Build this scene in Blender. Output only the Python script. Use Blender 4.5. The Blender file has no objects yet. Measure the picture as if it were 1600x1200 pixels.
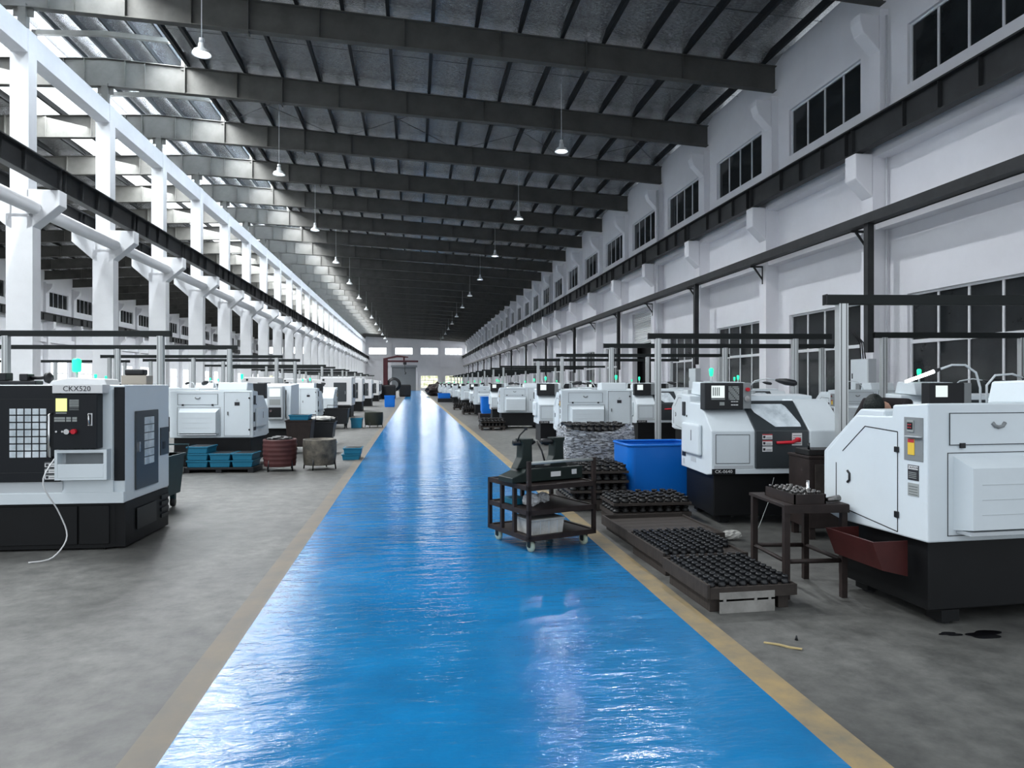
import bpy, bmesh, math, random
from mathutils import Vector, Matrix
random.seed(7)
SC = bpy.context.scene
COL = SC.collection
# ---------------------------------------------------------------- camera, sky, light, exposure
F_PX = 1100.0; YAW = math.atan(153 / F_PX); CAM_H = 1.65
cam_d = bpy.data.cameras.new('camera'); cam = bpy.data.objects.new('camera', cam_d); COL.objects.link(cam)
cam_d.sensor_width = 36; cam_d.lens = 36 * F_PX / 1600; cam_d.clip_start = .05; cam_d.clip_end = 600
cam.location = (0, 0, CAM_H); cam.rotation_euler = (math.pi / 2, 0, -YAW)
SC.camera = cam
SC.view_settings.view_transform = 'Standard'; SC.view_settings.look = 'None'
SC.view_settings.gamma = 1; SC.view_settings.exposure = 0.95
SC.view_settings.use_curve_mapping = False
world = bpy.data.worlds.new('overcast_sky'); SC.world = world; world.use_nodes = True
wb = world.node_tree.nodes['Background']; wb.inputs[0].default_value = (.86, .93, 1.0, 1); wb.inputs[1].default_value = .7

def area(name, loc, rot, sx, sy, watts, col=(1, 1, 1), spread=180):
    d = bpy.data.lights.new(name, 'AREA'); d.shape = 'RECTANGLE'; d.size = sx; d.size_y = sy; d.energy = watts
    d.color = col; d.spread = math.radians(spread)
    o = bpy.data.objects.new(name, d); o.location = loc; o.rotation_euler = rot; COL.objects.link(o)
    return o
# daylight that falls through the glazed ridge monitor along the column line, bay group by bay group
BAY = 6.0; Y0 = 18.25; K0, K1 = -3, 27; Y_END = Y0 + BAY * K1; Y_BACK = Y0 + BAY * K0
XR, XL, XC, XF = 13.11, -11.87, -12.27, -37.6
for y in range(6, 160, 24):
    area('monitor_daylight', (-10.0, y + 6, 15.35), (0, math.radians(-50), 0), 1.0, 24, 2300, (.93, .97, 1))
    area('monitor_daylight', (-14.6, y + 6, 15.05), (0, math.radians(38), 0), 1.2, 24, 1800, (.93, .97, 1))

for x in (-4.6, 4.0, 10.4):    # daylight entering through the end wall windows
    area('end_window_daylight', (x, Y_END - .3, 9.98), (math.radians(-90), 0, 0), 4.2, 1.6, 260, (.95, .98, 1))
area('end_window_daylight', (4.0, Y_END - .3, 2.2), (math.radians(-90), 0, 0), 4.2, 3, 110, (1, 1, .93))
for y in range(8, 160, 24):   # translucent roof strip of the left hall
    area('roof_strip_daylight', (-16.6, y + 6, 14.2), (0, math.radians(12), 0), 2.2, 24, 1900, (.93, .98, 1))
# ---------------------------------------------------------------- materials
def mat(name, col, rough=.6, metal=0, noise=0, nscale=6, bump=0, bscale=30, emit=None, alpha=1, trans=0, coat=0, col2=None, stretch=None, spec=.32):
    m = bpy.data.materials.new(name); m.use_nodes = True; nt = m.node_tree; b = nt.nodes['Principled BSDF']
    b.inputs['Base Color'].default_value = (*col, 1); b.inputs['Roughness'].default_value = rough
    b.inputs['Metallic'].default_value = metal; b.inputs['Specular IOR Level'].default_value = spec
    b.inputs['Coat Weight'].default_value = coat
    if trans: b.inputs['Transmission Weight'].default_value = trans
    if alpha < 1: b.inputs['Alpha'].default_value = alpha
    if emit:
        b.inputs['Emission Color'].default_value = (*emit[:3], 1); b.inputs['Emission Strength'].default_value = emit[3]
    if noise or bump:
        tc = nt.nodes.new('ShaderNodeTexCoord'); mp = nt.nodes.new('ShaderNodeMapping'); nt.links.new(tc.outputs['Object'], mp.inputs[0])
        if stretch: mp.inputs['Scale'].default_value = stretch
    if noise:
        n = nt.nodes.new('ShaderNodeTexNoise'); n.inputs['Scale'].default_value = nscale; n.inputs['Detail'].default_value = 6
        n.inputs['Roughness'].default_value = .65
        r = nt.nodes.new('ShaderNodeValToRGB'); nt.links.new(mp.outputs[0], n.inputs['Vector']); nt.links.new(n.outputs['Fac'], r.inputs[0])
        c2 = col2 or tuple(c * (1 - noise) for c in col)
        r.color_ramp.elements[0].position = .32; r.color_ramp.elements[1].position = .68
        r.color_ramp.elements[0].color = (*c2, 1); r.color_ramp.elements[1].color = (*col, 1)
        nt.links.new(r.outputs[0], b.inputs['Base Color'])
    if bump:
        n = nt.nodes.new('ShaderNodeTexNoise'); n.inputs['Scale'].default_value = bscale; n.inputs['Detail'].default_value = 4
        bp = nt.nodes.new('ShaderNodeBump'); bp.inputs['Strength'].default_value = bump; bp.inputs['Distance'].default_value = .02
        nt.links.new(mp.outputs[0], n.inputs['Vector']); nt.links.new(n.outputs['Fac'], bp.inputs['Height']); nt.links.new(bp.outputs[0], b.inputs['Normal'])
    return m
M = {}
M['plaster'] = mat('white_plaster', (.80, .80, .83), .85, noise=.06, nscale=.8)
M['plaster_dim'] = mat('white_painted_concrete', (.68, .69, .71), .8, noise=.08, nscale=1.5)
M['steel_dark'] = mat('dark_oily_steel', (.032, .034, .036), .55, noise=.4, nscale=2)
M['rafter'] = mat('grey_painted_rafter', (.125, .123, .115), .7, spec=.2, noise=.35, nscale=.8)
M['purlin'] = mat('grey_purlin', (.02, .022, .024), .6, spec=.2)
M['white_frame'] = mat('white_window_frame', (.72, .73, .75), .4)
M['glass_dark'] = mat('dark_window_glass', (.02, .024, .026), .12, noise=.5, nscale=.7)
M['white_pipe'] = mat('white_pipe', (.66, .67, .7), .4)
M['alu'] = mat('aluminium_profile', (.55, .57, .57), .35, metal=.7)
M['rail'] = mat('black_gantry_rail', (.012, .015, .015), .5, spec=.2)
M['shutter'] = mat('grey_roller_shutter', (.25, .27, .29), .5)
M['shutter_w'] = mat('pale_roller_shutter', (.78, .79, .8), .45)
M['black'] = mat('painted_doorway_darkness', (.008, .008, .009), .6)  # flat black painted in as the darkness beyond the roller doors
def sky_glass():
    m = bpy.data.materials.new('daylit_window_pane'); m.use_nodes = True; nt = m.node_tree; nt.nodes.clear()
    o = nt.nodes.new('ShaderNodeOutputMaterial'); e = nt.nodes.new('ShaderNodeEmission'); e.inputs[0].default_value = (.93, .97, 1, 1); e.inputs[1].default_value = 1.7
    nt.links.new(e.outputs[0], o.inputs[0]); return m
M['daylit'] = sky_glass()
def daylit_garden():
    m = bpy.data.materials.new('daylit_pane_over_shrubs'); m.use_nodes = True; nt = m.node_tree; nt.nodes.clear()
    o = nt.nodes.new('ShaderNodeOutputMaterial'); e = nt.nodes.new('ShaderNodeEmission'); e.inputs[1].default_value = .75
    tc = nt.nodes.new('ShaderNodeTexCoord'); n = nt.nodes.new('ShaderNodeTexNoise'); n.inputs['Scale'].default_value = 1.6
    r = nt.nodes.new('ShaderNodeValToRGB'); r.color_ramp.elements[0].color = (.45, .5, .25, 1); r.color_ramp.elements[1].color = (1, 1, .85, 1)
    r.color_ramp.elements[0].position = .35; r.color_ramp.elements[1].position = .6
    nt.links.new(tc.outputs['Object'], n.inputs[0]); nt.links.new(n.outputs[0], r.inputs[0]); nt.links.new(r.outputs[0], e.inputs[0]); nt.links.new(e.outputs[0], o.inputs[0]); return m
M['garden'] = daylit_garden()

def floor_mat():
    m = bpy.data.materials.new('worn_concrete'); m.use_nodes = True; nt = m.node_tree; b = nt.nodes['Principled BSDF']
    tc = nt.nodes.new('ShaderNodeTexCoord')
    n1 = nt.nodes.new('ShaderNodeTexNoise'); n1.inputs['Scale'].default_value = .55; n1.inputs['Detail'].default_value = 9; n1.inputs['Roughness'].default_value = .6; n1.inputs['Distortion'].default_value = .6
    n2 = nt.nodes.new('ShaderNodeTexNoise'); n2.inputs['Scale'].default_value = 5; n2.inputs['Detail'].default_value = 8; n2.inputs['Roughness'].default_value = .7
    r1 = nt.nodes.new('ShaderNodeValToRGB'); e = r1.color_ramp.elements
    e[0].position = .3; e[0].color = (.055, .055, .052, 1); e[1].position = .72; e[1].color = (.15, .15, .142, 1)
    r2 = nt.nodes.new('ShaderNodeValToRGB'); e = r2.color_ramp.elements
    e[0].position = .35; e[0].color = (.6, .6, .6, 1); e[1].position = .72; e[1].color = (1.35, 1.35, 1.32, 1)
    mx = nt.nodes.new('ShaderNodeMix'); mx.data_type = 'RGBA'; mx.blend_type = 'MULTIPLY'; mx.inputs[0].default_value = 1
    nt.links.new(tc.outputs['Object'], n1.inputs[0]); nt.links.new(tc.outputs['Object'], n2.inputs[0])
    nt.links.new(n1.outputs[0], r1.inputs[0]); nt.links.new(n2.outputs[0], r2.inputs[0])
    nt.links.new(r1.outputs[0], mx.inputs[6]); nt.links.new(r2.outputs[0], mx.inputs[7]); nt.links.new(mx.outputs[2], b.inputs['Base Color'])
    rr = nt.nodes.new('ShaderNodeMapRange'); rr.inputs[3].default_value = .42; rr.inputs[4].default_value = .7
    nt.links.new(n1.outputs[0], rr.inputs[0]); nt.links.new(rr.outputs[0], b.inputs['Roughness'])
    bp = nt.nodes.new('ShaderNodeBump'); bp.inputs['Strength'].default_value = .25; bp.inputs['Distance'].default_value = .01
    nt.links.new(n2.outputs[0], bp.inputs['Height']); nt.links.new(bp.outputs[0], b.inputs['Normal'])
    return m
M['floor'] = floor_mat()
def lane_mat():
    m = bpy.data.materials.new('blue_floor_paint'); m.use_nodes = True; nt = m.node_tree; b = nt.nodes['Principled BSDF']
    tc = nt.nodes.new('ShaderNodeTexCoord')
    n1 = nt.nodes.new('ShaderNodeTexNoise'); n1.inputs['Scale'].default_value = 1.1; n1.inputs['Detail'].default_value = 9; n1.inputs['Roughness'].default_value = .65
    r1 = nt.nodes.new('ShaderNodeValToRGB'); e = r1.color_ramp.elements
    e[0].position = .28; e[0].color = (.009, .115, .28, 1); e[1].position = .6; e[1].color = (.005, .17, .41, 1)
    e2 = r1.color_ramp.elements.new(.8); e2.color = (.04, .21, .44, 1)
    n3 = nt.nodes.new('ShaderNodeTexNoise'); n3.inputs['Scale'].default_value = 9; n3.inputs['Detail'].default_value = 8; n3.inputs['Roughness'].default_value = .8
    r3 = nt.nodes.new('ShaderNodeValToRGB'); e = r3.color_ramp.elements; e[0].position = .66; e[0].color = (0, 0, 0, 1); e[1].position = .78; e[1].color = (.6, .6, .6, 1)
    mx = nt.nodes.new('ShaderNodeMix'); mx.data_type = 'RGBA'; mx.inputs[7].default_value = (.16, .2, .24, 1)
    nt.links.new(tc.outputs['Object'], n1.inputs[0]); nt.links.new(tc.outputs['Object'], n3.inputs[0])
    nt.links.new(n1.outputs[0], r1.inputs[0]); nt.links.new(n3.outputs[0], r3.inputs[0])
    nt.links.new(r3.outputs[0], mx.inputs[0]); nt.links.new(r1.outputs[0], mx.inputs[6]); nt.links.new(mx.outputs[2], b.inputs['Base Color'])
    b.inputs['Roughness'].default_value = .22
    rr = nt.nodes.new('ShaderNodeMapRange'); rr.inputs[3].default_value = .08; rr.inputs[4].default_value = .26
    nt.links.new(n1.outputs[0], rr.inputs[0]); nt.links.new(rr.outputs[0], b.inputs['Roughness'])
    mp = nt.nodes.new('ShaderNodeMapping'); mp.inputs['Scale'].default_value = (.8, 2.6, 1)
    n2 = nt.nodes.new('ShaderNodeTexNoise'); n2.inputs['Scale'].default_value = 2.6; n2.inputs['Detail'].default_value = 5; n2.inputs['Roughness'].default_value = .6
    bp = nt.nodes.new('ShaderNodeBump'); bp.inputs['Strength'].default_value = .55; bp.inputs['Distance'].default_value = .03
    nt.links.new(tc.outputs['Object'], mp.inputs[0]); nt.links.new(mp.outputs[0], n2.inputs[0]); nt.links.new(n2.outputs[0], bp.inputs['Height']); nt.links.new(bp.outputs[0], b.inputs['Normal'])
    return m
M['lane'] = lane_mat()
M['yellow'] = mat('worn_yellow_line_paint', (.33, .24, .115), .55, noise=1, nscale=3.5, col2=(.17, .15, .11))
def foil_mat():
    m = bpy.data.materials.new('crinkled_roof_foil'); m.use_nodes = True; nt = m.node_tree; b = nt.nodes['Principled BSDF']
    b.inputs['Base Color'].default_value = (.60, .61, .62, 1); b.inputs['Metallic'].default_value = .95; b.inputs['Roughness'].default_value = .17
    tc = nt.nodes.new('ShaderNodeTexCoord'); mp = nt.nodes.new('ShaderNodeMapping'); mp.inputs['Scale'].default_value = (1.6, 6.5, 1)
    mp.inputs['Rotation'].default_value = (0, 0, .3)
    n = nt.nodes.new('ShaderNodeTexNoise'); n.inputs['Scale'].default_value = 3.2; n.inputs['Detail'].default_value = 5; n.inputs['Roughness'].default_value = .6; n.inputs['Distortion'].default_value = .8
    bp = nt.nodes.new('ShaderNodeBump'); bp.inputs['Strength'].default_value = 1.0; bp.inputs['Distance'].default_value = .22
    nt.links.new(tc.outputs['Object'], mp.inputs[0]); nt.links.new(mp.outputs[0], n.inputs[0]); nt.links.new(n.outputs[0], bp.inputs['Height']); nt.links.new(bp.outputs[0], b.inputs['Normal'])
    return m
M['foil'] = foil_mat()

# ---------------------------------------------------------------- mesh builder
class MB:
    def __init__(s, mats=None):
        s.v = []; s.f = []; s.mi = []; s.sm = []; s.mats = mats or []; s.T = Matrix.Identity(4)
    def _m(s, m):
        if m is None: return 0
        if m not in s.mats: s.mats.append(m)
        return s.mats.index(m)
    def add(s, vs, fs, m=None, smooth=False):
        o = len(s.v); s.v += [tuple(s.T @ Vector(v)) for v in vs]; i = s._m(m)
        for f in fs: s.f.append([o + k for k in f]); s.mi.append(i); s.sm.append(smooth)
        return s
    def box(s, x0, x1, y0, y1, z0, z1, m=None, c=0):
        if c <= 0:
            vs = [(x, y, z) for z in (z0, z1) for y in (y0, y1) for x in (x0, x1)]
            return s.add(vs, [(0, 2, 3, 1), (4, 5, 7, 6), (0, 1, 5, 4), (2, 6, 7, 3), (0, 4, 6, 2), (1, 3, 7, 5)], m)
        bm = bmesh.new(); bmesh.ops.create_cube(bm, size=1)
        for v in bm.verts:
            v.co = Vector(((x0 + x1) / 2 + v.co.x * (x1 - x0), (y0 + y1) / 2 + v.co.y * (y1 - y0), (z0 + z1) / 2 + v.co.z * (z1 - z0)))
        bmesh.ops.bevel(bm, geom=list(bm.edges), offset=c, segments=2, affect='EDGES', profile=.5)
        return s.bm(bm, m)
    def bm(s, bm, m=None, smooth=False):
        bm.verts.index_update(); vs = [tuple(v.co) for v in bm.verts]; fs = [[v.index for v in f.verts] for f in bm.faces]; bm.free()
        return s.add(vs, fs, m, smooth)
    def prism(s, prof, a0, a1, axis='x', m=None, c=0):
        # prof: list of 2D points; axis x -> (y,z), y -> (x,z), z -> (x,y)
        def P(p, a): return (a, p[0], p[1]) if axis == 'x' else ((p[0], a, p[1]) if axis == 'y' else (p[0], p[1], a))
        n = len(prof); vs = [P(p, a0) for p in prof] + [P(p, a1) for p in prof]
        fs = [[i, (i + 1) % n, n + (i + 1) % n, n + i] for i in range(n)] + [list(range(n))[::-1], [n + i for i in range(n)]]
        if c <= 0: return s.add(vs, fs, m)
        bm = bmesh.new(); bv = [bm.verts.new(v) for v in vs]
        for f in fs: bm.faces.new([bv[i] for i in f])
        bmesh.ops.recalc_face_normals(bm, faces=bm.faces)
        bmesh.ops.bevel(bm, geom=list(bm.edges), offset=c, segments=2, affect='EDGES', profile=.5)
        return s.bm(bm, m)
    def tube(s, pts, r, m=None, seg=8, caps=True):
        pts = [Vector(p) for p in pts]; rs = r if isinstance(r, (list, tuple)) else [r] * len(pts)
        vs = []; fs = []; up = None
        for i, p in enumerate(pts):
            d = (pts[min(i + 1, len(pts) - 1)] - pts[max(i - 1, 0)]).normalized()
            if up is None: up = Vector((0, 0, 1)) if abs(d.z) < .9 else Vector((1, 0, 0))
            a = d.cross(up).normalized(); b = a.cross(d).normalized(); up = b
            for k in range(seg):
                t = 2 * math.pi * k / seg; vs.append(tuple(p + (a * math.cos(t) + b * math.sin(t)) * rs[i]))
        for i in range(len(pts) - 1):
            for k in range(seg):
                k2 = (k + 1) % seg; fs.append((i * seg + k, i * seg + k2, (i + 1) * seg + k2, (i + 1) * seg + k))
        if caps: fs.append(tuple(range(seg))[::-1]); fs.append(tuple((len(pts) - 1) * seg + k for k in range(seg)))
        return s.add(vs, fs, m, True)
    def lathe(s, prof, c=(0, 0, 0), m=None, seg=20, axis='z', smooth=True):
        vs = []; fs = []; n = len(prof)
        for k in range(seg):
            t = 2 * math.pi * k / seg
            for r, h in prof:
                p = (r * math.cos(t), r * math.sin(t), h)
                if axis == 'x': p = (h, p[0], p[1])
                if axis == 'y': p = (p[0], h, p[1])
                vs.append((c[0] + p[0], c[1] + p[1], c[2] + p[2]))
        for k in range(seg):
            k2 = (k + 1) % seg
            for i in range(n - 1): fs.append((k * n + i, k2 * n + i, k2 * n + i + 1, k * n + i + 1))
        return s.add(vs, fs, m, smooth)
    def cyl(s, c, r, h, m=None, seg=16, axis='z'):
        return s.lathe([(0, 0), (r, 0), (r, h), (0, h)], c, m, seg, axis, False)
    def build(s, name, m=None, parent=None, loc=None):
        me = bpy.data.meshes.new(name); me.from_pydata(s.v, [], s.f)
        if m is not None and not s.mats: s.mats = [m]
        for q in s.mats: me.materials.append(M[q] if isinstance(q, str) else q)
        for p, i, sm in zip(me.polygons, s.mi, s.sm): p.material_index = i; p.use_smooth = sm
        bm = bmesh.new(); bm.from_mesh(me); bmesh.ops.recalc_face_normals(bm, faces=bm.faces); bm.to_mesh(me); bm.free()
        o = bpy.data.objects.new(name, me); COL.objects.link(o)
        if parent: o.parent = parent
        if loc: o.location = loc
        return o
def tag(o, label=None, cat=None, group=None, kind=None):
    if label: o['label'] = label
    if cat: o['category'] = cat
    if group: o['group'] = group
    if kind: o['kind'] = kind
    return o
def st(o): o['kind'] = 'structure'; return o
def empty(name, loc, rz=0, label=None, cat=None, group=None):
    o = bpy.data.objects.new(name, None); COL.objects.link(o); o.location = loc; o.rotation_euler = (0, 0, rz); o.empty_display_size = .1
    return tag(o, label, cat, group)
def dup(o, loc=None, rz=None, parent=None, label=None, group=None):
    c = o.copy(); COL.objects.link(c); c.parent = parent
    if loc is not None: c.location = loc
    if rz is not None: c.rotation_euler = (0, 0, rz)
    if label: c['label'] = label
    if group: c['group'] = group
    for ch in list(o.children): dup(ch, parent=c)
    return c
bpy.context.view_layer.update()

# ---------------------------------------------------------------- shell
def roof_z(x):            # underside of the roof foil
    a = abs(x - XC); return 14.75 - a * .0565
b = MB(); b.box(XF - .4, XR + .4, Y_BACK - 20, Y_END + .4, -.3, 0); st(b.build('floor', 'floor'))
b = MB(); b.box(-1.10, 1.86, -6, Y_END - 3, 0, .004); st(b.build('blue_lane', 'lane'))
M['beige'] = mat('faded_beige_line_paint', (.17, .14, .10), .55, noise=1, nscale=2.5, col2=(.12, .11, .095))
for nm, x0, x1 in (('beige', -1.27, -1.10), ('yellow', 1.86, 2.04)):
    b = MB(); b.box(x0, x1, -6, Y_END - 3, 0, .004); st(b.build('lane_border_line', nm))

def windows_boxes(b, lo, hi, x0, x1, holes, zt):
    # wall slab between y=lo..hi with rectangular holes [(ya,yb,za,zb)] that share one y range
    holes = sorted(holes, key=lambda h: h[2])
    if not holes: b.box(x0, x1, lo, hi, 0, zt); return
    ya = min(h[0] for h in holes); yb = max(h[1] for h in holes)
    b.box(x0, x1, lo, ya, 0, zt); b.box(x0, x1, yb, hi, 0, zt)
    z = 0
    for h in holes:
        if h[2] > z: b.box(x0, x1, ya, yb, z, h[2])
        z = h[3]
    b.box(x0, x1, ya, yb, z, zt)
NW = [0]
def make_window(ya, yb, za, zb, n, transom=None, pane='glass_dark'):
    W = yb - ya; f = MB(); t = .06
    f.box(-.05, .05, 0, W, 0, t); f.box(-.05, .05, 0, W, zb - za - t, zb - za); f.box(-.05, .05, 0, t, t, zb - za - t); f.box(-.05, .05, W - t, W, t, zb - za - t)
    for i in range(1, n): y = W * i / n; f.box(-.04, .04, y - .03, y + .03, t, zb - za - t)
    if transom: f.box(-.06, .06, t, W - t, transom - za - .05, transom - za + .05)
    o = f.build('window_0', 'white_frame')
    p = MB(); p.box(-.012, .012, t, W - t, t, zb - za - t); p.build('pane', pane, o)
    return o
def place_window(src, x, y, z, flip=False, used=[]):
    NW[0] += 1
    if src in used: o = dup(src)
    else: o = src; used.append(src)
    o.name = 'window_%d' % NW[0]; o.location = (x, y, z); o.rotation_euler = (0, 0, 0); st(o); return o
win_up = make_window(0, 4.0, 9.68, 11.3, 4)
win_lo = make_window(0, 4.0, .95, 4.07, 4, 2.78)
WLL = 'daylit'
win_lo_lit = make_window(0, 4.0, .95, 4.07, 4, 2.78, 'daylit')
win_up_lit = make_window(0, 4.0, 9.68, 11.3, 4, None, 'glass_dark')
ZT = 13.5
DOORS_R = {3: 0, 8: 1, 15: 2}
# right wall, built as one wall with recessed openings
b = MB()
for k in range(K0, K1):
    ya = Y0 + BAY * k; c = ya + 3
    if k in DOORS_R: holes = [(c - 2, c + 2, 0, 5.85), (c - 2, c + 2, 9.68, 11.3)]
    else: holes = [(c - 2, c + 2, .95, 4.07), (c - 2, c + 2, 9.68, 11.3)]
    windows_boxes(b, ya, ya + BAY, XR, XR + .3, holes, ZT)
b.box(XR - .40, XR, Y_BACK, Y_END, 5.94, 6.35)          # lower ring beam
b.box(XR - .45, XR, Y_BACK, Y_END, 7.95, 8.55)          # upper ring beam
st(b.build('wall_right', 'plaster'))
for k in range(K0, K1):
    c = Y0 + BAY * k + 3
    place_window(win_up, XR + .14, c - 2, 9.68)
    if k not in DOORS_R: place_window(win_lo, XR + .14, c - 2, .95)
# roller doors in the right wall
for j, k in enumerate(DOORS_R):
    c = Y0 + BAY * k + 3; b = MB()
    n = 18; z0, z1 = 4.0, 5.85
    for i in range(n):
        a = z0 + (z1 - z0) * i / n; h = (z1 - z0) / n
        b.prism([(XR + .10, a), (XR + .16, a + h * .5), (XR + .10, a + h * .95), (XR + .2, a + h * .95), (XR + .2, a)], c - 2, c + 2, 'y')
    o = st(b.build('door_%d' % (j + 2), 'shutter_w'))
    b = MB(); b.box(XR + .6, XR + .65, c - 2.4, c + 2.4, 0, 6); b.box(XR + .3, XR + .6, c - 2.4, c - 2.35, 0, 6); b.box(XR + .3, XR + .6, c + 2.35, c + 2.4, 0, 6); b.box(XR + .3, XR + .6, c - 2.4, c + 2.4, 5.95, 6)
    b.build('doorway_darkness', 'black', o)  # black box added as the darkness seen below the half-open shutter
# far wall of the left hall
b = MB()
for k in range(K0, K1):
    ya = Y0 + BAY * k; c = ya + 3
    windows_boxes(b, ya, ya + BAY, XF - .3, XF, [(c - 2, c + 2, .95, 4.07), (c - 2, c + 2, 9.68, 11.3)], ZT)
b.box(XF, XF + .32, Y_BACK, Y_END, 5.94, 6.35); b.box(XF, XF + .32, Y_BACK, Y_END, 7.95, 8.55)
st(b.build('wall_left', 'plaster'))
for k in range(2, K1):
    c = Y0 + BAY * k + 3
    place_window(win_up_lit, XF - .14, c - 2, 9.68)
    place_window(win_lo_lit, XF - .14, c - 2, .95)
# end wall
ew = MB(); Y = Y_END
cols_x = [XF, -31, -24.7, -18.4, XC, -5.85, .75, 6.95, XR]
spans = []
for i in range(8):
    xa, xb = cols_x[i], cols_x[i + 1]; m_ = (xa + xb) / 2
    lowh = None
    if i == 4: lowh = None
    holes = [(m_ - 2.2, m_ + 2.2, 9.1, 10.85)]
    if i == 5: holes.append((-5.6, .6, 0, 5.85))
    if i in (0, 1, 2, 3, 6, 7): holes.append((m_ - 2.2, m_ + 2.2, .6, 3.8))
    ya = min(h[0] for h in holes); yb = max(h[1] for h in holes)
    ew.box(xa, ya, Y, Y + .3, 0, 14.9); ew.box(yb, xb, Y, Y + .3, 0, 14.9); z = 0
    for h in sorted(holes, key=lambda h: h[2]):
        if h[2] > z: ew.box(ya, yb, Y, Y + .3, z, h[2])
        if h[0] > ya: ew.box(ya, h[0], Y, Y + .3, h[2], h[3]); 
        if h[1] < yb: ew.box(h[1], yb, Y, Y + .3, h[2], h[3])
        z = h[3]
        if h[3] - h[2] < 5: spans.append(h)
    ew.box(ya, yb, Y, Y + .3, z, 14.9)
for x in cols_x[1:-1]: ew.box(x - .3, x + .3, Y - .3, Y, 0, 14)
ew.box(XF, XR, Y - .12, Y, 6.1, 6.5); ew.box(XF, XR, Y - .12, Y, 8.1, 8.5)
st(ew.build('wall_end', 'plaster'))
for h in spans:
    NW[0] += 1; W = h[1] - h[0]; Hh = h[3] - h[2]; b = MB(); t = .07
    b.box(0, W, -.05, .05, 0, t); b.box(0, W, -.05, .05, Hh - t, Hh); b.box(0, t, -.05, .05, t, Hh - t); b.box(W - t, W, -.05, .05, t, Hh - t)
    for i in range(1, 4): b.box(W * i / 4 - .03, W * i / 4 + .03, -.04, .04, t, Hh - t)
    if Hh > 2: b.box(t, W - t, -.06, .06, Hh * .6 - .04, Hh * .6 + .04)
    o = st(b.build('window_%d' % NW[0], 'white_frame', loc=(h[0], Y + .15, h[2])))
    b = MB(); b.box(t, W - t, -.01, .01, t, Hh - t); b.build('pane', 'daylit' if Hh < 2 else 'garden', o)
b = MB(); b.box(-5.6, .6, Y + .1, Y + .16, 0, 5.85)
for i in range(40): z = i * .146; b.box(-5.6, .6, Y + .085, Y + .1, z, z + .1)
o = st(b.build('door_1', 'shutter')); b = MB(); b.box(-5.8, .8, Y - .35, Y, 5.85, 6.4, c=.04); b.build('shutter_box', 'shutter', o)
# ceiling foil: hangs between purlins, dips to each rafter
def ceiling(name, xa, xb):
    vs = []; fs = []; xs = []; n = max(2, int(abs(xb - xa) / .5)); 
    for i in range(n + 1): xs.append(xa + (xb - xa) * i / n)
    ny = 12; rows = []
    for k in range(K0, K1):
        for j in range(ny):
            t = j / ny; y = Y0 + BAY * (k + t)
            dip = .26 * max(0, (abs(t - .5) * 2) - .72) / .28
            rows.append((y, dip * 1.0))
    rows.append((Y_END, .26))
    for y, dip in rows:
        for i, x in enumerate(xs): vs.append((x, y, roof_z(x) + .26 - dip + (.03 if i % 3 else 0)))
    m = len(xs)
    for r in range(len(rows) - 1):
        for i in range(m - 1): fs.append((r * m + i, r * m + i + 1, (r + 1) * m + i + 1, (r + 1) * m + i))
    me = bpy.data.meshes.new(name); me.from_pydata(vs, [], fs); me.materials.append(M['foil'])
    for p in me.polygons: p.use_smooth = True
    o = bpy.data.objects.new(name, me); COL.objects.link(o); st(o)
ceiling('ceiling', -9.2, XR + .3); ceiling('ceiling', XF - .3, -18.1)
# thick opaque roof deck above
b = MB()
for xa, xb in ((-9.2, XR + .35), (XF - .35, -18.1)):
    b.prism([(xa, roof_z(xa) + .3), (xb, roof_z(xb) + .3), (xb, roof_z(xb) + .4), (xa, roof_z(xa) + .4)], Y_BACK, Y_END + .3, 'y')
st(b.build('roof_deck', 'rafter'))
# ridge monitor: raised small roof with glazed sides
MX0, MX1 = -15.0, -9.2
b = MB()
def mon_z(x): return 16.0 - abs(x - XC) * .05
b.prism([(MX0 - .3, mon_z(MX0)), (XC, mon_z(XC)), (MX1 + .3, mon_z(MX1)), (MX1 + .3, mon_z(MX1) + .1), (XC, mon_z(XC) + .1), (MX0 - .3, mon_z(MX0) + .1)], Y_BACK, Y_END, 'y')
st(b.build('monitor_roof', 'foil'))
M['polycarb'] = mat('milky_clerestory_sheet', (.75, .85, .95), .5, trans=.0, emit=(.55, .78, 1, .62))
M['polycarb_w'] = mat('milky_roof_sheet', (.8, .85, .9), .5, emit=(.93, .97, 1, 1.0))
b = MB(); b.prism([(-18.1, roof_z(-18.1) + .26), (-15.0, roof_z(-15.0) + .26), (-15.0, roof_z(-15.0) + .3), (-18.1, roof_z(-18.1) + .3)], Y_BACK, Y_END, 'y'); st(b.build('translucent_roof_strip', 'polycarb_w'))
for x in (MX0, MX1):
    b = MB(); b.box(x - .02, x + .02, Y_BACK, Y_END, roof_z(x) + .32, mon_z(x)); st(b.build('clerestory_glazing', 'polycarb' if x > XC else 'polycarb_w'))
for x in (-14.1, -13.1, -12.1, -11.1, -10.1):
    b = MB(); b.box(x - .04, x + .04, Y_BACK, Y_END, mon_z(x) - .2, mon_z(x)); st(b.build('purlin', 'purlin'))
# purlins along the halls
px_ = [XR - .5 - 1.5 * i for i in range(15)] ; px_ = [x for x in px_ if x > -9.0] + [-9.1]
lx_ = [-15.1] + [-15.1 - 1.55 * i for i in range(1, 15) if -15.1 - 1.55 * i > XF + .2]
for x in px_ + lx_:
    b = MB(); z = roof_z(x); b.box(x - .04, x + .04, Y_BACK, Y_END, z - .02, z + .24); b.box(x - .04, x + .08, Y_BACK, Y_END, z - .035, z - .02)
    st(b.build('purlin', 'purlin'))
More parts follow.
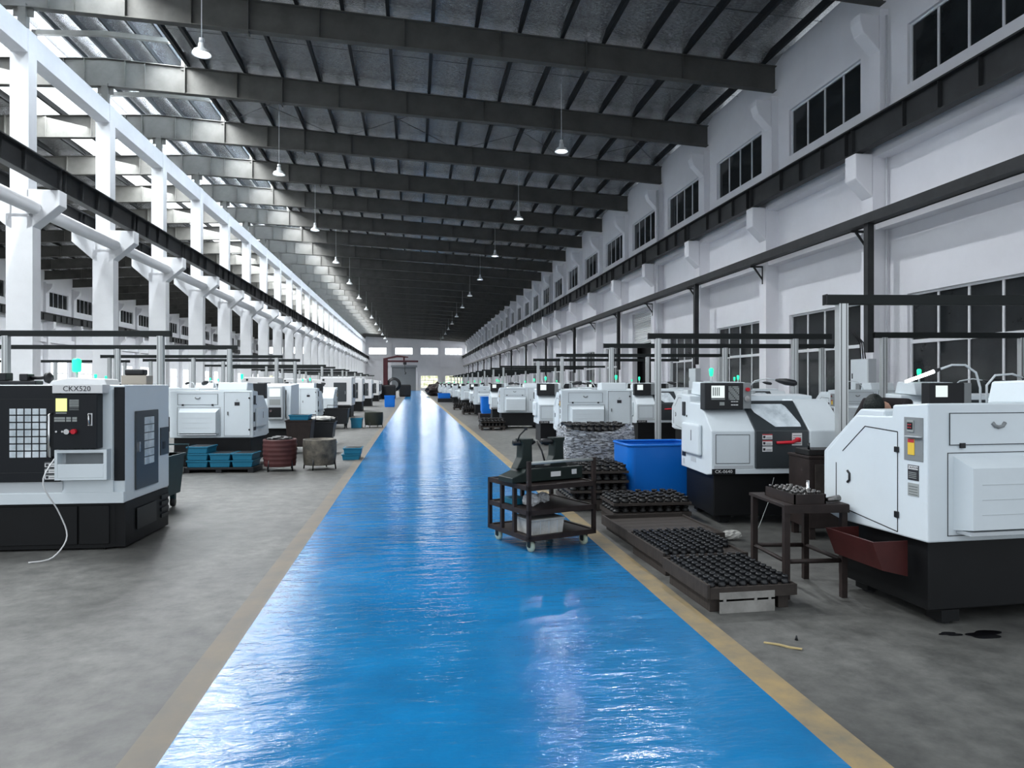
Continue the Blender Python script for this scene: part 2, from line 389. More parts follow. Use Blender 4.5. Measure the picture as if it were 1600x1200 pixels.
# rafters
def rafter_mesh(sign, xend):
    b = MB(); xa = XC; n = 8
    pts = [XC + (xend - XC) * i / n for i in range(n + 1)]
    def zt(x): return 14.72 - abs(x - XC) * .0565 - .02
    def dep(x): a = abs(x - XC) / abs(xend - XC); return 1.12 - .22 * min(1, a * 1.6)
    for i in range(n):
        x0, x1 = pts[i], pts[i + 1]
        if sign < 0: x0, x1 = x1, x0
        b.prism([(x0, zt(x0) - dep(x0)), (x1, zt(x1) - dep(x1)), (x1, zt(x1)), (x0, zt(x0))], -.012, .012, 'y')
        b.prism([(x0, zt(x0) - .025), (x1, zt(x1) - .025), (x1, zt(x1)), (x0, zt(x0))], -.14, .14, 'y')
        b.prism([(x0, zt(x0) - dep(x0)), (x1, zt(x1) - dep(x1)), (x1, zt(x1) - dep(x1) + .025), (x0, zt(x0) - dep(x0) + .025)], -.14, .14, 'y')
    if sign > 0: b.box(XC - .12, XC + .12, -.12, .12, 12.8, 13.7); b.box(XC - .3, XC + .3, -.02, .02, 13.3, 13.7)
    for a in (.12, .27, .47, .72):
        x = XC + (xend - XC) * a; ov = .1 if a in (.27, .72) else 0
        b.box(x - .02, x + .02, -.14, .14, zt(x) - dep(x) - ov, zt(x) + ov * .3)
    for a in (.03, .06, .2, .36, .6, .86):
        x = XC + (xend - XC) * a; b.box(x - .01, x + .01, -.13, .13, zt(x) - dep(x) + .02, zt(x) - .02)
    return b.build('rafter', 'rafter')
rr = st(rafter_mesh(1, XR)); rl = st(rafter_mesh(-1, XF))
lug = None
for k in range(K0, K1 + 1):
    y = Y0 + BAY * k if k < K1 else Y_END - .4
    for s_ in (rr, rl):
        if k == K0: s_.location = (0, y, 0)
        else: dup(s_, (0, y, 0))
# monitor bents and posts on each rafter
b = MB()
b.prism([(MX0, mon_z(MX0) - .38), (XC, mon_z(XC) - .38), (MX1, mon_z(MX1) - .38), (MX1, mon_z(MX1) - .2), (XC, mon_z(XC) - .2), (MX0, mon_z(MX0) - .2)], -.08, .08, 'y')
for x in (MX0 + .1, MX1 - .1): b.box(x - .07, x + .07, -.08, .08, 14.4, mon_z(x) - .2)
mb = st(b.build('monitor_frame', 'rafter'))
for k in range(K0, K1 + 1):
    y = Y0 + BAY * k
    if k == K0: mb.location = (0, y, 0)
    else: dup(mb, (0, y, 0))
# sag rods across the bays and cross braces in some bays
b = MB(); b.tube([(-9.2, 0, roof_z(-9.2) + .1), (XR, 0, roof_z(XR) + .1)], .008, seg=5)
sr = st(b.build('sag_rod', 'purlin')); first = True
for k in range(K0, K1):
    y = Y0 + BAY * k + 3
    if first: sr.location = (0, y, 0); first = False
    else: dup(sr, (0, y, 0))
b = MB()
for x in (-9.2, -3.3, 2.6, 8.5):
    xe = min(x + 5.2, XR); b.tube([(x, 0, roof_z(x) - .1), (xe, 6, roof_z(xe) - .1)], .011, seg=5); b.tube([(xe, 0, roof_z(xe) - .1), (x, 6, roof_z(x) - .1)], .011, seg=5)
cb = st(b.build('cross_brace', 'purlin')); cb.location = (0, Y0 + BAY * 2, 0)
for k in (7, 12, 17, 22): dup(cb, (0, Y0 + BAY * k, 0))
# ---- columns
def right_column():
    b = MB()
    b.box(XR - .48, XR, -.25, .25, 0, 8.05, c=0)
    b.box(XR - .26, XR, -.25, .25, 8.05, 12.1)
    b.prism([(XR - .48, 6.85), (XR - .48, 8.05), (XR - 1.0, 8.05), (XR - 1.0, 7.35)], -.25, .25, 'y', c=.03)
    b.prism([(XR - .26, 10.95), (XR - .26, 11.95), (XR - .85, 11.95), (XR - .85, 11.75), (XR - .75, 11.45)], -.22, .22, 'y', c=.02)
    return b.build('column', 'plaster')
rc = st(right_column())
def left_column():
    b = MB()
    b.box(-.385, .385, -.25, .25, 0, 7.0); b.box(-.27, .27, -.25, .25, 6.9, 12.82)
    for s_ in (1, -1):
        b.prism([(s_ * .2, 6.5), (s_ * .385, 6.6), (s_ * 1.17, 7.3), (s_ * 1.17, 7.78), (s_ * .2, 7.78)], -.25, .25, 'y', c=.02)
    return b.build('column', 'plaster_dim')
lc = st(left_column())
fc = dup(rc); 
for k in range(K0, K1):
    y = Y0 + BAY * k
    if k == K0: rc.location = (0, y, 0); lc.location = (XC, y, 0); fc.location = (XR + XF, y, 0); fc.rotation_euler = (0, 0, math.pi)
    else:
        dup(rc, (0, y, 0)); dup(lc, (XC, y, 0))
        if k > 1: dup(fc, (XR + XF, y, 0))
# tie beam along the middle columns; thick longitudinal tubes between corbels
b = MB(); b.box(XC - .25, XC + .25, Y_BACK, Y_END, 12.08, 12.8); st(b.build('tie_beam', 'plaster_dim'))
for x in (XC + .42, ):
    b = MB(); b.tube([(x, Y_BACK, 7.2), (x, Y_END, 7.2)], .22, seg=12); st(b.build('round_beam', 'plaster_dim'))
# crane beams
def crane_beam(L):
    b = MB(); h = .72
    b.box(-.13, .13, 0, L, 0, .02); b.box(-.16, .16, 0, L, h - .03, h); b.box(-.008, .008, 0, L, .02, h - .03)
    b.box(-.03, .03, 0, L, h, h + .09)
    n = int(L / 1.2)
    for i in range(n): y = .3 + i * 1.2; b.box(-.12, .12, y - .008, y + .008, .06, h - .03)
    b.box(-.12, .12, 0, .015, .02, h - .03); b.box(-.12, .12, L - .015, L, .02, h - .03)
    return b.build('crane_beam', 'steel_dark')
cbm = st(crane_beam(BAY - .02)); fl = True
for k in range(K0, K1):
    y = Y0 + BAY * k + .01
    for x, z in ((XR - .85, 8.07), (XC + 1.0, 7.80), (XC - 1.0, 7.80), (XF + .85, 8.07)):
        if x < XC and k < 1: continue
        if fl: cbm.location = (x, y, z); fl = False
        else: dup(cbm, (x, y, z))
# cable tray with posts and brackets on the right wall
b = MB(); x = XR - .95
b.box(x - .16, x + .16, Y_BACK, Y_END - 6, 5.98, 6.10); b.box(x - .17, x - .16, Y_BACK, Y_END - 6, 5.96, 6.22); b.box(x + .16, x + .17, Y_BACK, Y_END - 6, 5.96, 6.22)
st(b.build('cable_tray', 'steel_dark'))
b = MB(); b.box(x - .09, x + .09, -.09, .09, 2.5, 5.98)
tp = st(b.build('tray_drop', 'steel_dark')); b = MB(); b.box(-.3, .3, -.14, .14, -.35, .35, c=.02)
b = MB(); b.box(x, XR - .48, -.03, .03, 5.9, 5.96); b.prism([(x + .1, 5.9), (XR - .5, 5.45), (XR - .48, 5.5), (x + .18, 5.9)], -.02, .02, 'y'); b.box(XR - .5, XR - .48, -.03, .03, 5.3, 5.96)
br = st(b.build('tray_bracket', 'steel_dark'))
for i, k in enumerate(range(K0, K1)):
    y = Y0 + BAY * k
    if i == 0: br.location = (0, y, 0)
    else: dup(br, (0, y, 0))
tp.location = (0, 17.5, 0)
for j in range(1, 13): dup(tp, (0, 17.5 + 11.75 * j, 0))
# downpipes
b = MB(); b.tube([(XR - .33, -.36, 0), (XR - .33, -.36, 11.9)], .07, seg=10)
for z in (2, 4.5, 7, 10): b.box(XR - .42, XR - .24, -.44, -.28, z, z + .04)
dp = st(b.build('downpipe', 'white_pipe')); dp.location = (0, Y0 + BAY * 3, 0)
for k in (8, 13, 18): dup(dp, (0, Y0 + BAY * k, 0))
b = MB(); b.tube([(XR - .1, -.30, 0), (XR - .1, -.30, 11.9)], .025, seg=8); o = st(b.build('conduit', 'white_pipe')); o.location = (0, Y0, 0)
# hall lamps
M['lamp_shell'] = mat('white_enamel_shade', (.8, .82, .84), .35)
M['lamp_glow'] = mat('lit_lamp_disc', (1, 1, 1), .5, emit=(.95, .98, 1, 14))
def lamp(L):
    r = empty('pendant_lamp', (0, 0, 0))
    b = MB(); b.lathe([(.06, .34), (.09, .33), (.1, .2), (.22, .12), (.27, .02), (.28, 0), (.265, 0), (.21, .1), (.09, .18), (.0, .18)], seg=24); b.build('lamp_shade', 'lamp_shell', r)
    b = MB(); b.lathe([(0, .06), (.17, .06), (.17, .09), (0, .09)], seg=20); b.build('bulb', 'lamp_glow', r)
    b = MB(); b.lathe([(0, .48), (.07, .48), (.075, .34), (0, .34)], seg=16); b.tube([(0, 0, .48), (0, 0, L)], .012, seg=6); b.build('suspension_rod', 'white_pipe', r)
    return r
LAMPS = {'left': [lamp(3.34), 0], 'right': [lamp(2.82), 0]}
def spot(loc, w):
    d = bpy.data.lights.new('lamp_light', 'SPOT'); d.energy = w; d.spot_size = math.radians(150); d.spot_blend = .6; d.shadow_soft_size = .16; d.color = (.93, .96, 1)
    o = bpy.data.objects.new('lamp_light', d); o.location = loc; COL.objects.link(o); return o
LP = [(-6.2, 9.8 + 12 * i, 11.35, 'left') for i in range(14)] + [(6.0, 16.4 + 12 * i, 11.2, 'right') for i in range(13)]
for x, y, z, side in LP:
    q = LAMPS[side]; o = dup(q[0]) if q[1] else q[0]
    q[1] = 1; o.location = (x, y, z)
    tag(o, 'small white bell pendant lamp hanging over the machines %s of the blue lane' % side, 'lamp', 'lamps over the %s machines' % side)
    spot((x, y, z + .02), 900)
# ================================================================ machines
M['mwhite'] = mat('white_enamel_panel', (.66, .715, .745), .32, noise=.05, nscale=2.5)
M['mgrey'] = mat('light_grey_enamel_panel', (.50, .53, .55), .35)
M['mdark'] = mat('charcoal_enamel_door', (.035, .042, .047), .3, spec=.5)
M['mblack'] = mat('black_machine_base', (.004, .0045, .0055), .5, spec=.3, noise=.4, nscale=3)
M['seam'] = mat('dark_panel_gap', (.03, .033, .035), .7)
M['latch'] = mat('black_plastic_latch', (.012, .013, .015), .4)
M['navy'] = mat('navy_black_enamel', (.005, .007, .010), .4, spec=.3)
M['screen'] = mat('lit_grey_lcd_screen', (.3, .3, .3), .3, emit=(.62, .7, .68, .6))
M['screen_y'] = mat('lit_yellow_green_screen', (.3, .3, .1), .3, emit=(.80, .90, .32, .6))
M['key'] = mat('grey_keypad_keys', (.32, .34, .33), .5)
M['key2'] = mat('dark_keypad_keys', (.12, .13, .13), .5)
M['red'] = mat('red_plastic', (.55, .015, .03), .35)
M['stk_red'] = mat('red_warning_sticker', (.5, .04, .05), .5)
M['stk_w'] = mat('white_sticker', (.68, .68, .68), .5)
M['stk_y'] = mat('yellow_paper_tag', (.75, .5, .06), .6)
M['txt'] = mat('dark_lettering', (.03, .03, .035), .5)
M['txt_w'] = mat('white_lettering', (.7, .7, .7), .5)
M['chrome'] = mat('polished_chrome', (.7, .7, .7), .18, metal=1)
M['win'] = mat('window_painted_white_reflection', (.78, .84, .88), .12, noise=.45, nscale=5, col2=(.42, .48, .52))  # white reflection on the machine windows painted into the pane colour
M['green_lit'] = mat('lit_green_signal', (.02, .6, .3), .3, emit=(.02, .85, .35, .7))
M['amber'] = mat('amber_signal', (.8, .4, .1), .3)
M['led'] = mat('lit_led_strip', (1, 1, 1), .3, emit=(.9, .97, 1, 12))
M['recess'] = mat('grey_recessed_panel', (.22, .235, .24), .35)
M['rust'] = mat('rusty_brown_steel', (.026, .017, .015), .6, noise=.5, nscale=7)
M['darkpart'] = mat('oily_black_iron', (.015, .016, .018), .34, noise=.4, nscale=12)
M['teal'] = mat('teal_plastic', (.006, .13, .22), .45)
M['bluebin'] = mat('bright_blue_plastic', (.004, .14, .55), .35)
M['film'] = None
_tc = {}
def text_geo(s, size, font_bold=False):
    k = (s, size)
    if k in _tc: return _tc[k]
    cu = bpy.data.curves.new('t', 'FONT'); cu.body = s; cu.size = size; cu.align_x = 'CENTER'; cu.align_y = 'CENTER'; cu.resolution_u = 2; cu.extrude = .0008
    o = bpy.data.objects.new('t', cu); me = bpy.data.meshes.new_from_object(o)
    vs = [tuple(v.co) for v in me.vertices]; fs = [list(p.vertices) for p in me.polygons]
    bpy.data.objects.remove(o); bpy.data.meshes.remove(me); bpy.data.curves.remove(cu)
    _tc[k] = (vs, fs); return _tc[k]
def put_text(b, s, size, loc, m='txt', face='-y', sx=1.0):
    vs, fs = text_geo(s, size)
    if face == '-y': q = [(loc[0] + v[0] * sx, loc[1] - v[2], loc[2] + v[1]) for v in vs]
    elif face == '+y': q = [(loc[0] - v[0] * sx, loc[1] + v[2], loc[2] + v[1]) for v in vs]
    elif face == '+x': q = [(loc[0] + v[2], loc[1] + v[0] * sx, loc[2] + v[1]) for v in vs]
    b.add(q, fs, m)

def frame_lines(b, x0, x1, z0, z1, y, t=.006, m='seam', side=-1):
    # thin groove outline on a face at depth y (proud by a hair)
    e = .003
    ya, yb = (y - e, y + .002) if side < 0 else (y - .002, y + e)
    b.box(x0, x1, ya, yb, z0, z0 + t, m); b.box(x0, x1, ya, yb, z1 - t, z1, m)
    b.box(x0, x0 + t, ya, yb, z0 + t, z1 - t, m); b.box(x1 - t, x1, ya, yb, z0 + t, z1 - t, m)

W_, D_ = 1.62, 1.08
PROF = [(0, .60), (0, 1.10), (.36, 1.41), (.74, 1.42), (.75, 1.50), (1.08, 1.52), (1.08, .58), (.16, .57)]
def signal_lamp(root, x, y, z, m='green_lit'):
    b = MB(); b.tube([(x, y, z), (x, y, z + .09)], .012, 'mgrey'); b.lathe([(0, .09), (.018, .09), (.026, .13), (.03, .18), (.015, .195), (0, .195)], (x, y, z), m, 14)
    return b.build('signal_lamp', None, root)
def work_lamp(root, p0, pts, dark=True, strip=False):
    b = MB(); b.tube([p0] + pts, .009, 'mgrey', 6); o = b.build('gooseneck', None, root)
    e = Vector(pts[-1]); d = (Vector(pts[-1]) - Vector(pts[-2])).normalized(); h = MB()
    if strip:
        h.tube([e, e + d * .06], [.012, .02], 'latch', 8); h.tube([e + d * .06, e + d * .32], [.014, .011], 'led', 8)
    else:
        h.tube([e, e + d * .05, e + d * .13, e + d * .24, e + d * .27], [.014, .03, .045, .04, .015], 'latch', 10)
    h.build('lamp_head', None, o)
def lathe_machine(detail=2, screen='screen', sign=None, panel=True, signal='green_lit', lampk=1, blk=True):
    """front faces -y; origin at the front-left corner on the floor"""
    r = empty('cnc_lathe', (0, 0, 0))
    b = MB(); b.prism([(.06, .10), (.06, .60), (1.02, .60), (1.02, .10)], .05, W_ - .06, 'x', 'mblack', c=.01)
    for x in (.15, W_ - .3):
        for y in (.14, .88): b.box(x, x + .14, y, y + .14, .02, .10, 'mblack'); b.cyl((x + .07, y + .07, 0), .05, .02, 'latch')
    base = b.build('base', None, r)
    b = MB(); b.prism(PROF, 0, W_, 'x', 'mwhite', c=.012); b.build('body', None, r)
    # raised rear cover
    b = MB(); b.prism([(.62, 1.50), (.66, 1.67), (1.0, 1.68), (1.06, 1.52)], .12, .70, 'x', 'mwhite', c=.015); b.build('top_cover', None, r)
    # front door: charcoal, upright lower part and sloping upper part with window
    b = MB(); dx0, dx1 = .52, 1.16; e = .03
    b.prism([(-e, .665), (-e, 1.105), (.345, 1.445), (.40, 1.445), (.40, 1.39), (.02, 1.07), (.02, .665)], dx0, dx1, 'x', 'mdark', c=.008)
    door = b.build('door', None, r)
    def slope(u, t, off):       # u across the slope 0..1 -> y,z on the sloping face
        y = -e + (.375) * t; z = 1.105 + .34 * t; n = (-.34, .375); l = math.hypot(*n)
        return y + n[0] / l * off, z + n[1] / l * off
    b = MB(); pts = [(.12, .16), (.80, .16), (.90, .26), (.82, .82), (.74, .90), (.10, .90), (.06, .80), (.06, .62)]
    pts = [(.40, .12), (.92, .12), (.93, .22), (.80, .80), (.74, .88), (.10, .88), (.06, .80), (.10, .60)]
    vs = [];
    for off in (.004, .0):
        for u, t in pts: y, z = slope(u, t, off); vs.append((dx0 + .02 + (dx1 - dx0 - .04) * u, y, z))
    n = len(pts); b.add(vs, [list(range(n))] + [[i, (i + 1) % n, n + (i + 1) % n, n + i] for i in range(n)], 'win'); b.build('door_window', None, door)
    b = MB(); b.tube([(dx0 + .24, -.06, .965), (dx0 + .42, -.075, .97), (dx0 + .50, -.06, 1.0)], [.016, .02, .024], 'red', 8); b.tube([(dx0 + .50, -.03, 1.0), (dx0 + .50, -.08, 1.0)], .028, 'red', 10); b.build('door_handle', None, door)
    if detail > 1:
        b = MB()
        for i, z in enumerate((1.035, .962, .89)):
            b.box(dx0 + .08, dx0 + .20, -e - .004, -e, z - .03, z + .03, 'stk_w')
            if i < 2: b.box(dx0 + .08, dx0 + .20, -e - .005, -e - .003, z + .018, z + .03, 'stk_red')
            b.box(dx0 + .088, dx0 + .115, -e - .005, -e - .003, z - .018, z + .01, 'txt')
            b.box(dx0 + .125, dx0 + .19, -e - .005, -e - .003, z - .02, z - .016, 'txt'); b.box(dx0 + .125, dx0 + .19, -e - .005, -e - .003, z - .008, z - .004, 'txt')
        b.box(dx0 + .44, dx0 + .56, -e - .004, -e, .93, 1.075, 'stk_w')
        for k in range(5): b.box(dx0 + .45, dx0 + .55, -e - .005, -e - .003, .945 + k * .024, .952 + k * .024, 'key2')
        b.build('warning_stickers', None, door)
    # right housing: proud, pale
    b = MB(); b.prism([(-.05, .665), (-.05, 1.10), (.40, 1.46), (.66, 1.46), (.66, .665)], dx1 + .01, W_ - .006, 'x', 'mwhite', c=.012); b.build('tailstock_cover', None, r)
    # left front panel + chip lip
    b = MB(); frame_lines(b, .05, .46, .72, 1.06, -.001, .005); b.box(.0, W_, -.012, .02, .60, .655, 'mwhite', c=.004); b.box(.03, dx0 - .02, -.006, .001, .66, .70, 'mgrey')
    b.build('front_panel', None, r)
    if sign:
        b = MB(); b.box(0.0, .28, -.018, -.012, .598, .66, 'latch'); put_text(b, sign, .052, (.14, -.0185, .629), 'txt_w', '-y', 1.1); b.build('name_plate', None, r)
    if panel:
        b = MB(); py, z0, z1, x0, x1 = .16, 1.345, 1.665, -.02, .55
        b.box(x0, x1 - .10, py, py + .16, z0, z1, 'latch', c=.008); b.box(x1 - .10, x1, py, py + .16, z0 + .01, z1, 'recess', c=.008)
        p = b.build('control_panel', None, r)
        b = MB(); b.box(x0 + .08, x0 + .24, py - .004, py, z0 + .14, z1 - .035, screen)
        if detail > 1:
            for k in range(4): b.box(x0 + .095 + k * .024, x0 + .107 + k * .024, py - .006, py - .003, z0 + .165, z1 - .055, 'key2')
        b.build('screen', None, p)
        if detail > 1:
            b = MB()
            for i in range(8):
                for j in range(9): b.box(x0 + .29 + i * .0165, x0 + .303 + i * .0165, py - .005, py, z0 + .115 + j * .0185, z0 + .13 + j * .0185, 'key' if (i + j) % 5 else 'key2')
            for i in range(12): b.box(x0 + .08 + i * .0138, x0 + .091 + i * .0138, py - .005, py, z0 + .118, z0 + .132, 'key')
            for i in range(5): b.box(x0 + .18 + i * .012, x0 + .19 + i * .012, py - .005, py, z0 + .05, z0 + .09, 'key')
            for i in range(3): b.box(x0 + .32 + i * .03, x0 + .345 + i * .03, py - .005, py, z0 + .05, z0 + .062, 'stk_w'); b.box(x0 + .32 + i * .03, x0 + .345 + i * .03, py - .005, py, z0 + .09, z0 + .10, 'stk_w')
            b.build('keypad', None, p)
            b = MB(); b.cyl((x1 - .05, py - .03, z1 - .08), .024, .03, 'red', 14, 'y'); b.build('stop_button', None, p)
            b = MB(); b.cyl((x1 - .06, py - .025, z1 - .19), .034, .025, 'chrome', 18, 'y'); b.build('hand_wheel', None, p)
    # side on local x=0 : latches, raised box
    b = MB()
    for y, z0, z1, w in ((1.02, 1.24, 1.42, .11), (1.02, .90, 1.08, .06), (1.02, .72, .79, .12)): b.box(-.012, .0, y - w, y, z0, z1, 'latch', c=.003)
    b.box(-.004, 0, .94, 1.0, .62, .69, 'mgrey')
    b.cyl((-.006, .86, 1.24), .014, .006, 'latch', 10, 'x'); b.box(-.05, 0, .30, .92, .78, 1.16, 'mwhite', c=.02)
    b.box(-.054, -.05, .55, .56, .95, 1.08, 'seam'); b.box(-.004, 0, .52, .70, .68, .74, 'mgrey')
    put_text(b, 'TL', .06, (-.003, .70, 1.36), 'txt', '-y') if False else None
    b.build('side_cover', None, r)
    # side on local x=W : access door outline, hinges, switch recess, plates
    b = MB(); X = W_
    def line(p, q, t=.004):
        b.tube([(X + .001, p[0], p[1]), (X + .001, q[0], q[1])], t, 'seam', 4)
    for p, q in (((.80, .66), (.80, 1.31)), ((.80, 1.31), (.46, 1.33)), ((.46, 1.33), (.20, 1.12)), ((.24, .665), (.80, .60)), ((.12, .70), (.12, 1.02)), ((.80, .66), (.80, .60))): line(p, q)
    b.box(X, X + .012, .775, .815, 1.165, 1.205, 'latch', c=.003); b.box(X, X + .012, .775, .815, .70, .745, 'latch', c=.003)
    b.tube([(X + .003, .26, .97), (X + .004, .285, .95), (X + .004, .285, .90), (X + .003, .26, .88)], .010, 'seam', 6)
    b.build('side_door', None, r)
    b = MB(); b.box(X, X + .004, .865, 1.04, 1.12, 1.42, 'recess', c=.0018); b.box(X + .004, X + .012, .90, .96, 1.32, 1.40, 'key')
    b.box(X + .012, X + .014, .905, .955, 1.335, 1.385, 'latch')
    for i in range(2):
        for j in range(2): b.box(X + .014, X + .016, .912 + i * .02, .924 + i * .02, 1.345 + j * .02, 1.353 + j * .02, 'stk_red')
    b.box(X + .004, X + .03, .90, 1.03, 1.285, 1.292, 'mgrey')
    b.box(X + .004, X + .008, .905, .965, 1.16, 1.27, 'stk_y'); b.box(X + .008, X + .009, .907, .963, 1.245, 1.27, 'stk_red')
    b.build('switch_panel', None, r)
    b = MB(); b.box(X, X + .003, .90, 1.0, .985, 1.09, 'txt'); b.box(X + .003, X + .004, .905, .995, 1.06, 1.085, 'stk_w'); b.box(X, X + .003, .90, 1.0, .875, .965, 'key')
    put_text(b, 'CAUTION', .02, (X + .0045, .95, 1.072), 'txt', '+x')
    for k in range(4): b.box(X + .003, X + .004, .91, .98, 1.0 + k * .012, 1.004 + k * .012, 'key'); b.box(X + .003, X + .004, .91, .99, .885 + k * .018, .89 + k * .018, 'key2')
    b.build('rating_plate', None, r)
    # rear: hatch, hood, cabinet door
    Y = D_; b = MB(); xa, xb = W_ - .16, W_ - .94
    b.box(xb, xa, Y, Y + .006, 1.235, 1.455, 'mwhite', c=.002); frame_lines(b, xb, xa, 1.235, 1.455, Y + .006, .005, 'seam', 1)
    for x in (xa - .10, xb + .10): b.box(x - .02, x + .02, Y + .004, Y + .018, 1.215, 1.25, 'latch', c=.003)
    xm = (xa + xb) / 2; b.tube([(xm - .05, Y + .008, 1.385), (xm - .03, Y + .01, 1.362), (xm, Y + .01, 1.355), (xm + .03, Y + .01, 1.362), (xm + .05, Y + .008, 1.385)], .013, 'recess', 8)
    b.build('rear_hatch', None, r)
    b = MB(); frame_lines(b, W_ - .99, W_ - .15, .62, 1.185, Y, .005, 'seam', 1)
    x0, x1 = W_ - .97, W_ - .20; vs = [(x0, Y, .66), (x1, Y, .66), (x1, Y, 1.16), (x0, Y, 1.16), (x0 + .03, Y + .13, .68), (x1 - .03, Y + .13, .68), (x1 - .03, Y + .13, 1.09), (x0 + .03, Y + .13, 1.09)]
    b.add(vs, [(0, 1, 2, 3), (4, 5, 6, 7), (0, 1, 5, 4), (1, 2, 6, 5), (2, 3, 7, 6), (3, 0, 4, 7)], 'mwhite'); b.box(x0 + .02, x1 - .02, Y, Y + .12, .64, .665, 'mgrey')
    for z in (.78, .88, .98): b.box(x0 + .1, x1 - .1, Y + .129, Y + .133, z, z + .003, 'mgrey')
    b.build('rear_hood', None, r)
    b = MB(); b.box(.03, .57, Y, Y + .014, .60, 1.50, 'mwhite', c=.004); frame_lines(b, .045, .555, .62, 1.49, Y + .014, .005, 'seam', 1)
    for z in (.74, 1.37): b.cyl((.06, Y + .014, z), .018, .012, 'latch', 12, 'y')
    b.box(.25, .35, Y + .014, Y + .017, 1.22, 1.29, 'txt'); b.prism([(.27, 1.31), (.33, 1.31), (.30, 1.36)], Y + .014, Y + .017, 'y', 'mgrey'); b.box(.47, .49, Y + .014, Y + .03, 1.03, 1.10, 'key2', c=.003)
    b.build('cabinet_door', None, r)
    if signal: signal_lamp(r, .30, .80, 1.66, signal)
    if lampk == 1: work_lamp(r, (.78, .85, 1.5), [(.80, .82, 1.60), (.86, .76, 1.69), (.97, .66, 1.72), (1.05, .58, 1.70)])
    if lampk == 2: work_lamp(r, (.56, .42, 1.42), [(.56, .42, 1.62), (.60, .42, 1.74), (.70, .42, 1.80), (.82, .42, 1.80), (.93, .42, 1.765)], strip=True); work_lamp(r, (.50, .42, 1.42), [(.50, .42, 1.64), (.42, .42, 1.72), (.26, .42, 1.73), (.16, .42, 1.70)])
    return r
LG = 'compact lathes in rows beside the blue lane'
fr = lathe_machine(2, 'screen', 'CK-0640')
fr.location = (3.43, 7.8, 0); fr.rotation_euler = (0, 0, math.radians(-3))
tag(fr, 'white lathe facing the camera with charcoal door and red handle, nearest on the right', 'machine')
def rear_at(src, x, y, rz, label, group=None):   # x,y = image-left rear corner, machine turned 180 deg
    a = math.pi + math.radians(rz); o = dup(src, parent=None); c, s = math.cos(a), math.sin(a)
    lx, ly = W_, D_; o.location = (x - (c * lx - s * ly), y - (s * lx + c * ly), 0); o.rotation_euler = (0, 0, a)
    o['label'] = label
    if group: o['group'] = group
    return o
far_src = lathe_machine(1, 'screen', 'CK-0640'); far_src.location = (3.3, 18.5, 0); far_src.rotation_euler = (0, 0, math.radians(-2))
tag(far_src, 'white lathe facing the camera directly behind the lathe with the wrapped pallet', 'machine')
src1 = lathe_machine(2, 'screen', None, panel=False, signal=None, lampk=2)
tag(src1, 'x', 'machine')
r1 = rear_at(src1, 3.42, 4.30, 3, 'large white lathe seen from behind at the right edge, yellow tag on its side')
rear_at(far_src, 3.25, 15.4, -2, 'white lathe seen from behind, just beyond the film wrapped pallet')
rear_at(far_src, 3.15, 25.9, -2, 'white lathe seen from behind, by the blue bin far along the right of the lane')
rear_at(fr, -4.80, 14.75, -5, 'white lathe seen from behind above the stacks of teal trays, left of the lane')
rear_at(far_src, -4.80, 24.2, -3, 'white lathe seen from behind beyond the brown barrel, left of the lane')
for o in [src1] + list(src1.children_recursive): bpy.data.objects.remove(o)
def front_at(x, y, label, group=None, rz=-2):
    o = dup(far_src, (x, y, 0), math.radians(rz)); o['label'] = label
    if group: o['group'] = group
    return o
def pendant_lathe():
    r = empty('cnc_lathe', (-4.66, 17.9, 0), math.radians(-2), 'white lathe with tall upright control panel, half hidden behind the red brown drum', 'machine')
    b = MB(); b.box(.05, 1.6, .08, 1.0, 0, .56, 'mblack', c=.01); b.build('base', None, r)
    b = MB(); b.prism([(0, .56), (0, 1.1), (.12, 1.62), (1.05, 1.66), (1.05, .56)], 0, 1.66, 'x', 'mwhite', c=.015); b.build('body', None, r)
    b = MB(); b.box(1.12, 1.50, -.10, .16, .78, 1.60, 'mgrey', c=.03); p = b.build('control_panel', None, r)
    b = MB(); b.box(1.18, 1.44, -.108, -.10, 1.34, 1.54, 'screen'); b.build('screen', None, p)
    b = MB(); b.box(1.18, 1.44, -.106, -.10, 1.14, 1.28, 'key'); b.build('keypad', None, p)
    b = MB(); b.box(1.16, 1.46, -.106, -.10, .84, 1.08, 'latch'); b.build('button_panel', None, p)
    b = MB(); b.cyl((1.22, -.13, 1.0), .03, .03, 'chrome', 14, 'y'); b.build('hand_wheel', None, p)
    b = MB(); b.box(.2, .95, -.03, .02, .66, 1.1, 'mdark', c=.01); b.build('door', None, r)
    b = MB(); b.tube([(1.56, -.02, .8), (1.56, -.06, .85), (1.56, -.04, 1.5)], .014, 'latch', 6); b.build('door_handle', None, r)
pendant_lathe()
front_at(3.2, 29.3, 'white lathe facing the camera beyond the blue bin on the right')
front_at(6.45, 7.9, 'white lathe with dark control panel peeking above the large lathe at the right edge')
front_at(6.0, 18.5, 'white lathe facing the camera behind the tall grey gantry post, second from the lane')
front_at(8.9, 18.6, 'white lathe by the right wall windows, seen above the charcoal door lathe')
rear_at(far_src, 9.85, 15.4, -2, 'white lathe seen from behind at the right wall, behind the bending worker')
rear_at(far_src, 6.2, 15.4, -2, 'white lathe in the second right row, mostly hidden by the charcoal door lathe')
G2 = 'lathes far back along the right of the lane'; LBL2 = 'white lathe far back along the right side of the lane'
for i, y in enumerate((36.6, 47.2, 57.8, 68.4, 79, 89.6)):
    rear_at(far_src, 3.1, y, -2, LBL2, G2)
    front_at(3.15, y + 3.3, LBL2, G2)
for y in (26.0, 36.6, 47.2):
    rear_at(far_src, 6.2, y, -2, LBL2, G2); front_at(6.1, y + 3.3, LBL2, G2)
for y in (26.0, 29.3, 36.6): front_at(9.2, y, LBL2, G2)
